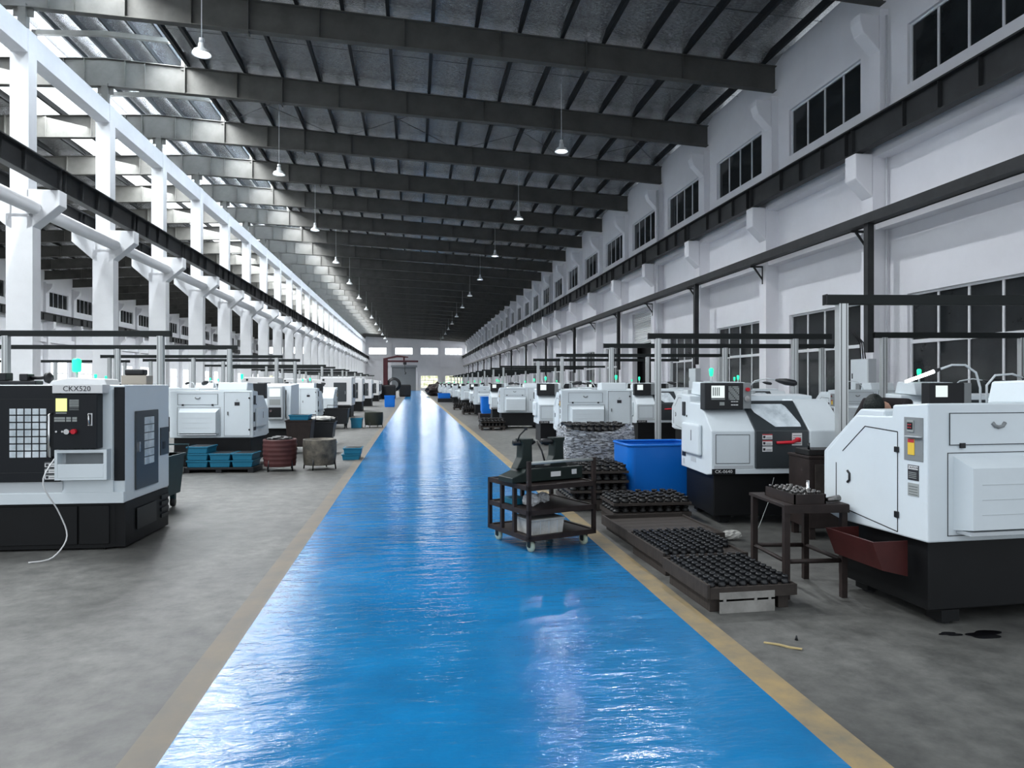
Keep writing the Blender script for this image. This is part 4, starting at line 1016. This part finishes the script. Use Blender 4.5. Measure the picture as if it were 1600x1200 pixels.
# ================================================================ steel table with small parts
tb = empty('steel_table', (2.80, 5.04, 0), math.radians(-3), 'rusty angle iron table holding a tray of small turned parts', 'table')
for x, y in ((.03, .03), (.49, .03), (.03, .60), (.46, .56)):
    b = MB(); b.box(x - .022, x + .022, y - .022, y - .014, 0, .70, 'rust'); b.box(x - .022, x - .014, y - .014, y + .022, 0, .70, 'rust'); b.build('leg', None, tb)
for p, q in (((.03, .03), (.49, .03)), ((.03, .03), (.03, .60)), ((.03, .60), (.46, .56)), ((.46, .56), (.49, .03))):
    b = MB(); b.tube([(p[0], p[1], .285), (q[0], q[1], .285)], .018, 'rust', 4); b.build('cross_bar', None, tb)
b = MB(); b.box(0, .52, 0, .64, .70, .725, 'rust', c=.003); b.box(0, .52, -.006, 0, .66, .72, 'rust'); b.build('table_top', None, tb)
b = MB(); b.box(2.90, 3.14, 5.06, 5.50, .726, .745, 'oldwood'); b.box(2.89, 2.90, 5.05, 5.51, .726, .80, 'rust'); b.box(3.14, 3.15, 5.05, 5.51, .726, .80, 'rust'); b.box(2.89, 3.15, 5.05, 5.06, .726, .80, 'rust'); b.box(2.89, 3.15, 5.50, 5.51, .726, .80, 'rust'); tag(b.build('steel_tray'), 'rusty shallow tray of small parts on the angle iron table', 'tray')
M['bright_part'] = mat('bright_turned_steel', (.28, .27, .26), .3, metal=.8, noise=.5, nscale=20)
b = MB(); b.lathe([(0, 0), (.016, 0), (.016, .03), (.01, .034), (.01, .06), (.014, .064), (.014, .075), (0, .075)], m='bright_part', seg=10); sp = b.build('steel_fitting'); first = True
for i in range(5):
    for j in range(7):
        o = sp if first else dup(sp)
        first = False; o.location = (2.925 + i * .046 + random.uniform(-.008, .008), 5.09 + j * .062 + random.uniform(-.01, .01), .745); tag(o, 'small bright steel fitting standing in the rusty tray on the table', 'metal part', 'steel fittings in the tray')
b = MB(); b.lathe([(0, 0), (.022, 0), (.022, .06), (.012, .07), (.012, .13), (0, .13)], (3.22, 5.42, .725), 'chrome', 12); tag(b.build('steel_arbor'), 'tall shiny steel arbor upright on the angle iron table', 'metal part')
b = MB(); b.tube([(3.18, 5.08, .75), (3.30, 5.12, .755)], [.018, .026], 'bright_part', 10); tag(b.build('steel_shaft'), 'short steel shaft lying on the angle iron table near its front edge', 'metal part')
# dark tool cabinet with castings behind the table
r = empty('tool_cabinet', (4.13, 6.93, 0), math.radians(-3), 'dark rusty tool cabinet behind the angle iron table', 'cabinet')
b = MB(); b.box(0, .7, 0, .45, .12, .86, 'rust', c=.01); b.box(-.01, .71, -.01, .46, .86, .885, 'rust', c=.004); b.build('cabinet_body', None, r)
for x in (.02, .62):
    for y in (.02, .37): b = MB(); b.box(x, x + .06, y, y + .06, 0, .12, 'rust'); b.build('leg', None, r)
b = MB(); b.box(.06, .64, -.018, 0, .5, .8, 'oldwood', c=.004); b.build('drawer', None, r)
b = MB(); b.box(.02, .45, .05, .35, .885, .95, 'casting', c=.01); b.tube([(.05, .1, .95), (.05, .1, 1.02)], .012, 'latch'); b.lathe([(0, 0), (.03, 0), (.04, .06), (0, .08)], (.38, .15, .95), 'latch'); o = b.build('tool_block'); o.location = (4.13, 6.93, 0); o.rotation_euler = (0, 0, math.radians(-3)); tag(o, 'black tool block lying on the dark cabinet behind the table', 'tool block')
# chip drawer sticking out of the large right lathe
M['redbrown'] = mat('red_brown_primer', (.06, .012, .011), .5, noise=.3, nscale=6)
r = empty('chip_drawer', (3.43, 4.52, .30), math.radians(3), 'red brown chip chute with bright swarf under the large right hand lathe', 'chip tray')
b = MB(); b.prism([(0, 0), (-.20, .05), (-.28, .25), (-.26, .25), (-.18, .07), (0, .02)], 0, .50, 'y', 'redbrown'); b.prism([(0, 0), (-.20, .05), (-.28, .25), (0, .25)], -.01, 0, 'y', 'redbrown'); b.prism([(0, 0), (-.20, .05), (-.28, .25), (0, .25)], .50, .51, 'y', 'redbrown'); b.build('chute', None, r)
b = MB(); 
for i in range(60):
    x, y = random.uniform(-.19, -.02), random.uniform(.04, .46); b.box(x, x + .02, y, y + .015, .05, .06 + random.uniform(0, .02), 'bright_part')
o = b.build('swarf', None, r); o['kind'] = 'stuff'
# floor marks and scraps
M['oil'] = mat('fresh_oil', (.004, .004, .005), .1)
def blob(name, cx, cy, rx, ry, m, seed, z=.0045, n=36):
    rnd = random.Random(seed); ph = [rnd.uniform(0, 6) for _ in range(4)]; vs = []
    for i in range(n):
        t = 2 * math.pi * i / n; k = 1 + .22 * math.sin(2 * t + ph[0]) + .16 * math.sin(3 * t + ph[1]) + .1 * math.sin(5 * t + ph[2]); vs.append((cx + rx * k * math.cos(t), cy + ry * k * math.sin(t), z))
    b = MB(); b.add(vs + [(v[0], v[1], 0) for v in vs], [list(range(n))] + [[i, (i + 1) % n, n + (i + 1) % n, n + i] for i in range(n)], m); return b.build(name)
tag(blob('oil_puddle', 3.72, 4.16, .13, .06, 'oil', 2), 'small black oil puddle on the floor in front of the large right hand lathe', 'puddle')
tag(blob('oil_puddle', 3.50, 4.20, .07, .03, 'oil', 5), 'tiny black oil puddle by the near corner of the large right hand lathe', 'puddle')
b = MB(); b.prism([(-.11, 0), (-.02, .004), (.05, .0), (.12, .006), (.12, .012), (.05, .008), (-.02, .012), (-.11, .006)], -.008, .010, 'y', mat('straw_coloured_offcut', (.42, .33, .16), .6)); o = b.build('wood_offcut'); o.location = (2.29, 4.15, .0); o.rotation_euler = (0, 0, math.radians(-42)); tag(o, 'thin straw coloured wood offcut lying on the concrete beside the yellow line', 'wood scrap')
b = MB(); b.lathe([(0, 0), (.012, 0), (.004, .03), (0, .03)], (2.44, 4.24, 0), 'latch', 6); tag(b.build('metal_chip'), 'tiny black chip on the concrete beyond the straw coloured offcut', 'metal scrap')
b = MB(); crumple(b, (3.32, 7.05, .055), (.11, .05, .05), 'crate_w', 9); tag(b.build('work_glove'), 'soiled pale work glove crumpled on the floor before the charcoal door lathe', 'glove')
b = MB(); b.tube([(4.15, 7.7, .56), (4.0, 7.55, .3), (3.82, 7.4, .08), (3.72, 7.3, .012)], .004, 'key', 5); tag(b.build('thin_cable'), 'thin grey cable hanging from under the charcoal door lathe to the floor', 'cable')

# ================================================================ bins and barrels on the left
def barrel(w, h, m, label, x, y, rz=0, legs=3, bands=4, rim=True, fill=None):
    r = empty('swarf_barrel', (x, y, 0), rz, label, 'barrel'); R_ = w / 2; prof = [(0, .09), (R_ * .9, .09)]
    n = 30
    for i in range(n + 1):
        t = i / n; rr_ = R_ * (.93 + .07 * math.sin(t * math.pi * .75)); rr_ += .006 * (1 if bands and (int(t * bands * 2) % 2) else 0); prof.append((rr_, .09 + t * (h - .09)))
    prof += [(R_ * .92, h), (R_ * .9, .2), (0, .2)]
    b = MB(); b.lathe(prof, m=m, seg=36); b.build('drum', None, r)
    for k in range(4):
        a = math.radians(45 + 90 * k + 12); b = MB(); b.tube([(R_ * .93 * math.cos(a), R_ * .93 * math.sin(a), .22), (R_ * 1.02 * math.cos(a), R_ * 1.02 * math.sin(a), 0)], .014, 'latch', 6); b.build('leg', None, r)
    if fill:
        b = MB(); crumple(b, (0, 0, h - .02), (R_ * .75, R_ * .75, .08), fill, 4); o = b.build('contents', None, r)
    return r
M['barrel_red'] = mat('red_brown_drum_paint', (.085, .028, .027), .5, noise=.35, nscale=4)
M['barrel_blk'] = mat('scorched_black_drum', (.035, .035, .033), .55, noise=.7, nscale=6, col2=(.16, .14, .11))
M['barrel_olive'] = mat('dark_olive_drum', (.022, .026, .018), .55, noise=.3, nscale=5)
barrel(.62, .60, 'barrel_red', 'red brown ribbed drum on short legs, left of the lane', -2.54, 13.95, 0, bands=6, fill='casting')
barrel(.64, .58, 'barrel_blk', 'scuffed black drum on short legs beside the red brown drum', -1.82, 14.1, .3, bands=0)
barrel(.70, .58, 'barrel_olive', 'dark olive drum standing alone at the lane edge further back', -1.52, 27.3, .2, bands=0)
# teal trays before the second left lathe
def tray_mesh():
    b = MB(); b.prism([(.02, 0), (.36, 0), (.38, .12), (0, .12)], 0, .52, 'y', 'teal', c=.008); b.box(-.01, .39, -.01, .53, .10, .125, 'teal', c=.004); b.box(.02, .36, .02, .50, .118, .128, 'navy'); return b.build('plastic_tray')
t0 = tray_mesh(); first = True
r = empty('low_pallet', (-4.22, 13.72, 0), math.radians(-4), 'low dark steel pallet under the teal trays', 'pallet'); b = MB(); b.box(0, 1.26, 0, .62, .06, .10, 'latch', c=.004)
b.build('deck', None, r)
for x in (.0, .58, 1.16):
    b = MB(); b.box(x, x + .1, 0, .62, 0, .06, 'latch'); b.build('runner', None, r)
for c_, n_ in ((0, 3), (1, 2), (2, 2)):
    for k in range(n_):
        o = t0 if first else dup(t0); first = False
        o.location = (-4.18 + c_ * .41 * math.cos(.07), 13.76 - c_ * .41 * .07,   .10 + k * .13); o.rotation_euler = (0, 0, math.radians(-4))
        pos = ('left', 'middle', 'right')[c_]; lev = ('at the bottom', 'above the bottom one', 'on top')[k] if n_ == 3 else ('at the bottom', 'on top')[k]
        tag(o, 'teal plastic tray %s of the %s stack before the second left lathe' % (lev, pos), 'tray', 'teal trays on the low pallet')
for x, y, z, lb in ((-2.25, 17.0, .0, 'teal tray on the floor behind the two drums'), (-1.55, 15.6, 0, 'lower teal tray right behind the scuffed black drum'), (-1.52, 15.62, .13, 'upper teal tray right behind the scuffed black drum'), (-2.24, 17.02, .13, 'teal tray stacked on another behind the two drums')):
    o = dup(t0, (x, y, z), 0, label=lb, group='loose teal trays left of the lane')
o = dup(t0, (-2.35, 26.9, .0), 0, label='big teal box beside the black cart in front of the boxy machines'); o.scale = (1.1, 1, 3.0); o['group'] = 'loose teal trays left of the lane'
r = empty('grey_box', (-4.78, 13.5, 0), 0, 'plain grey box on the floor between the turning centre and the teal trays', 'box'); b = MB(); b.box(0, .5, 0, .4, 0, .27, 'recess', c=.01); b.build('box_body', None, r); b = MB(); b.box(-.01, .51, -.01, .41, .27, .29, 'recess', c=.004); b.build('lid', None, r)
def handcart(x, y, rz, label, w=.75, l=.6, h=.6, m='latch'):
    r = empty('swarf_cart', (x, y, 0), rz, label, 'cart'); b = MB(); b.prism([(.06, .18), (w - .06, .18), (w, h), (0, h)], 0, l, 'y', m, c=.012); b.build('hopper', None, r)
    b = MB(); b.box(-.012, w + .012, -.012, l + .012, h - .03, h, m, c=.004); b.build('rim', None, r)
    b = MB(); b.tube([(0, l + .02, h - .1), (-.0, l + .12, h + .1), (w, l + .12, h + .1), (w, l + .02, h - .1)], .012, m, 8); b.build('push_handle', None, r)
    for px_, py_ in ((.12, .1), (w - .12, .1), (.12, l - .1), (w - .12, l - .1)):
        b = MB(); b.box(px_ - .03, px_ + .03, py_ - .03, py_ + .03, .1, .18, m); b.lathe([(0, -.02), (.06, -.02), (.065, 0), (.06, .02), (0, .02)], (px_, py_, .065), 'latch', 14, 'x'); b.build('caster', None, r)
    return r
handcart(-3.80, 9.35, math.radians(-4), 'dark teal swarf cart behind the turning centre', .66, .8, .72, mat('dark_teal_steel', (.012, .045, .055), .45, noise=.3, nscale=5))
handcart(-3.25, 26.4, 0, 'black swarf cart left of the lane before the boxy machines', .85, .8, .75)
o = handcart(-2.9, 19.6, 0, 'black cart with pale mess on top, behind the two drums', .75, .7, .62)
b = MB(); crumple(b, (-2.5, 19.95, .70), (.34, .3, .07), 'crate_w', 7); tag(b.build('scrap_heap'), 'pale heap of scrap on the black cart behind the two drums', 'scrap')
handcart(-2.98, 17.0, 0, 'rust brown cart with teal liner behind the red brown drum', .6, .6, .8, 'rust')
o = dup(t0, (-2.90, 17.02, .80), 0, label='teal tray on top of the rust brown cart'); o.scale = (1.2, 1, 1); o['group'] = 'loose teal trays left of the lane'
# ================================================================ red jib manipulator, far left of the lane
M['jib'] = mat('dark_red_steel', (.055, .010, .014), .45, noise=.3, nscale=3)
r = empty('jib_crane', (-3.4, 86, 0), 0, 'dark red jib crane standing far back at the left of the lane', 'crane')
b = MB(); b.box(-.55, .55, -.55, .55, 0, .12, 'jib', c=.02); b.build('base_plate', None, r)
b = MB(); b.box(-.27, .27, -.27, .27, .12, 4.75, 'jib', c=.05); b.build('column', None, r)
b = MB(); b.box(-.25, 3.9, -.12, .12, 4.28, 4.50, 'jib', c=.03); b.build('lower_arm', None, r)
b = MB(); b.prism([(-.2, 4.75), (1.4, 5.1), (2.7, 4.95), (2.7, 4.82), (1.4, 4.86), (0, 4.6)], -.12, .12, 'y', 'jib', c=.02); b.box(2.1, 2.3, -.1, .1, 4.5, 4.86, 'jib'); b.build('upper_arm', None, r)
b = MB(); b.box(2.1, 2.5, -.16, .16, 3.98, 4.28, 'latch', c=.03); b.tube([(2.3, 0, 3.98), (2.3, 0, 3.1)], .03, 'latch'); b.tube([(2.3, 0, 3.1), (2.42, 0, 3.0), (2.4, 0, 2.88), (2.26, 0, 2.86)], .05, 'latch', 8); b.build('hoist', None, r)
b = MB(); b.lathe([(.5, -.1), (.85, -.1), (.85, .1), (.5, .1), (.5, -.1)], (1.0, 0, 1.6), 'latch', 24, 'y'); b.build('cable_reel', None, r)
for x, y, w, lb in ((-3.6, 78, 1.6, 'dark covered crate before the red jib crane far back'), (-1.9, 92, 1.5, 'dark crate far back beyond the red jib crane')):
    b = MB(); b.box(0, w, 0, 1.6, .1, 1.5, 'latch', c=.08); b.box(.05, w - .05, .05, 1.5, 0, .1, 'rust'); b.box(.1, w - .1, .1, 1.4, 1.5, 1.56, 'rust'); o = b.build('covered_crate'); o.location = (x, y, 0); tag(o, lb, 'crate')
for i, (x, y, lb) in enumerate(((3.2, 98, 'dark heap of castings far back at the right of the lane'), (5.2, 104, 'dark heap of castings furthest back on the right'))):
    b = MB(); crumple(b, (0, 0, .8), (1.6, 1.4, 1.0), 'rust', 20 + i); o = b.build('casting_heap'); o.location = (x, y, 0); tag(o, lb, 'heap'); 
# wall boxes between the lower windows
def wall_box(y, label, lamp=False):
    r = empty('electrical_cabinet', (XR - .48, y, 0), 0, label, 'cabinet'); b = MB(); b.box(-.24, 0, -.4, .4, 1.35, 2.35, 'mgrey', c=.01); b.build('cabinet_body', None, r)
    b = MB(); b.box(-.25, -.24, -.37, .37, 1.38, 2.32, 'mwhite', c=.003); d = b.build('door', None, r); b = MB(); b.box(-.265, -.25, .28, .31, 1.8, 1.95, 'latch'); b.build('door_handle', None, d)
    b = MB(); 
    for k in range(3): b.tube([(-.12, -.1 + k * .1, 2.35), (-.16, -.08 + k * .08, 2.8), (-.42, -.02 + k * .02, 3.1)], .018, 'latch', 6)
    b.build('cable', None, r); return r
wall_box(Y0, 'grey electrical cabinet on the pillar behind the bending worker'); wall_box(Y0 + 12, 'grey electrical cabinet on the pillar beyond the charcoal door lathe')
# ================================================================ worker
M['jacket'] = mat('near_black_brown_jacket', (.012, .009, .010), .85, bump=.3, bscale=20)
M['hair'] = mat('black_hair', (.006, .010, .009), .5, bump=.6, bscale=60)
M['skin'] = mat('skin', (.42, .24, .17), .55)
M['trouser'] = mat('dark_navy_trousers', (.015, .017, .024), .85)
M['shoe'] = mat('black_work_shoe', (.01, .01, .01), .5)
def skin_obj(name, verts, edges, radii, m, parent, root=0, sub=2):
    me = bpy.data.meshes.new(name); me.from_pydata(verts, edges, []); o = bpy.data.objects.new(name, me); COL.objects.link(o); o.parent = parent
    me.materials.append(M[m]); md = o.modifiers.new('skin', 'SKIN'); md.use_smooth_shade = True
    sv = me.skin_vertices[0].data
    for i, r_ in enumerate(radii): sv[i].radius = r_ if isinstance(r_, tuple) else (r_, r_)
    for s_ in sv: s_.use_root = False
    sv[root].use_root = True
    sd = o.modifiers.new('sub', 'SUBSURF'); sd.levels = sub; sd.render_levels = sub
    return o
wk = empty('person', (4.71, 6.42, 0), math.radians(-58), 'person with black hair and dark jacket bending down behind the large right hand lathe', 'person')
# local: faces -y; x to the person's left (viewer's right)
B = [(0, .10, .93), (0, .06, 1.08), (0, -.05, 1.24), (0, -.12, 1.46), (0, -.22, 1.43), (0, -.30, 1.42),      # pelvis .. neck, head base
     (.17, -.13, 1.45), (.25, -.27, 1.17), (.20, -.47, 1.08), (.17, -.53, 1.07),
     (-.17, -.13, 1.45), (-.25, -.27, 1.17), (-.20, -.47, 1.08), (-.17, -.53, 1.07),
     (.10, .10, .88), (.12, .0, .50), (.13, .07, .10), (-.10, .10, .88), (-.12, .0, .50), (-.13, .07, .10)]
E_ = [(0, 1), (1, 2), (2, 3), (3, 4), (4, 5), (3, 6), (6, 7), (7, 8), (8, 9), (3, 10), (10, 11), (11, 12), (12, 13), (0, 14), (14, 15), (15, 16), (0, 17), (17, 18), (18, 19)]
Rr = [(.15, .11), (.14, .10), (.16, .11), (.15, .10), (.055, .055), (.05, .05), .068, .048, .036, .03, .068, .048, .036, .03, .09, .06, .042, .09, .06, .042]
skin_obj('body', B, E_, Rr, 'skin', wk)
jk = [B[0], B[1], B[2], B[3], B[6], B[7], B[8], B[10], B[11], B[12], (0, -.20, 1.42)]
skin_obj('jacket', jk, [(0, 1), (1, 2), (2, 3), (3, 4), (4, 5), (5, 6), (3, 7), (7, 8), (8, 9), (3, 10)], [(.175, .13), (.17, .125), (.185, .135), (.175, .12), .088, .064, .05, .088, .064, .05, .072], 'jacket', wk)
skin_obj('trousers', [B[0], B[14], B[15], B[16], B[17], B[18], B[19]], [(0, 1), (1, 2), (2, 3), (0, 4), (4, 5), (5, 6)], [(.16, .12), .105, .078, .062, .105, .078, .062], 'trouser', wk)
for s_ in (1, -1):
    skin_obj('shoe', [(s_ * .13, .10, .045), (s_ * .13, .0, .045), (s_ * .135, -.11, .035)], [(0, 1), (1, 2)], [.043, .045, .033], 'shoe', wk)
    W = Vector((s_ * .17, -.53, 1.07)); 
    pv = [W, W + Vector((0, -.045, -.005)), W + Vector((0, -.085, -.008))]; pe = [(0, 1), (1, 2)]; pr_ = [(.026, .02), (.036, .018), (.036, .016)]
    h_ = skin_obj('hand', [tuple(v) for v in pv], pe, pr_, 'skin', wk, 0, 2)
    for k, L in enumerate((.07, .08, .075, .06)):
        q = W + Vector((s_ * (.03 - k * .02), -.085, -.008)); skin_obj('finger', [tuple(q), tuple(q + Vector((0, -L * .5, -.012))), tuple(q + Vector((0, -L * .8, -.04)))], [(0, 1), (1, 2)], [.009, .0085, .007], 'skin', h_, 0, 1)
    q = W + Vector((-s_ * .03, -.03, -.005)); skin_obj('thumb', [tuple(q), tuple(q + Vector((-s_ * .025, -.03, -.008))), tuple(q + Vector((-s_ * .03, -.06, -.02)))], [(0, 1), (1, 2)], [.011, .010, .008], 'skin', h_, 0, 1)
def head(parent, loc, pitch, yaw):
    T = Matrix.Translation(loc) @ Matrix.Rotation(yaw, 4, 'Z') @ Matrix.Rotation(pitch, 4, 'X')
    bm = bmesh.new(); bmesh.ops.create_uvsphere(bm, u_segments=32, v_segments=24, radius=1)
    for v in bm.verts:
        x, y, z = v.co; X = x * .078; Yc = y * .098; Z = z * .118
        if z < 0: X *= 1 - .28 * (-z) ** 1.3; Yc *= 1 - .12 * (-z)
        if y < 0: Yc -= .012 * max(0, 1 - abs(z + .55) / .4) * max(0, 1 - abs(x) / .5)        # chin, mouth
        if y < 0: Yc -= .026 * math.exp(-((x / .16) ** 2) - ((z + .18) / .17) ** 2)            # nose
        if y < 0: Yc += .010 * (math.exp(-(((abs(x) - .42) / .17) ** 2) - ((z - .06) / .12) ** 2))   # eye sockets
        v.co = (X, Yc, Z)
    b = MB(); b.T = T; b.bm(bm, 'skin', True)
    for s_ in (1, -1): b.lathe([(0, -.006), (.022, -.004), (.03, .004), (.02, .008), (0, .004)], (s_ * .076, .005, -.01), 'skin', 12, 'x')
    h_ = b.build('head', None, parent)
    b = MB(); b.T = T
    for s_ in (1, -1): b.lathe([(0, -.012), (.011, -.006), (.011, .004), (0, .008)], (s_ * .033, -.082, .008), 'txt', 10, 'y'); b.box(s_ * .033 - .018, s_ * .033 + .018, -.094, -.086, .028, .034, 'hair')
    b.build('eye', None, h_)
    b = MB(); b.T = T; b.box(-.024, .024, -.098, -.088, -.066, -.060, mat('lips', (.35, .12, .1), .5), c=.002); b.build('mouth', None, h_)
    bm = bmesh.new(); bmesh.ops.create_uvsphere(bm, u_segments=32, v_segments=24, radius=1); rnd = random.Random(4)
    for v in bm.verts:
        x, y, z = v.co; k = 1.0 + rnd.uniform(-.01, .02); lim = -.35 + .75 * max(0, -y) ** .7 if y < .3 else -.55
        s2 = 1.13 if z > lim else .93; v.co = (x * .082 * s2 * k, (y * .102) * s2 * k + .004, z * .122 * s2 * k)
    b = MB(); b.T = T; b.bm(bm, 'hair', True); b.build('hair', None, h_)
head(wk, (-.02, -.36, 1.425), math.radians(40), math.radians(30))
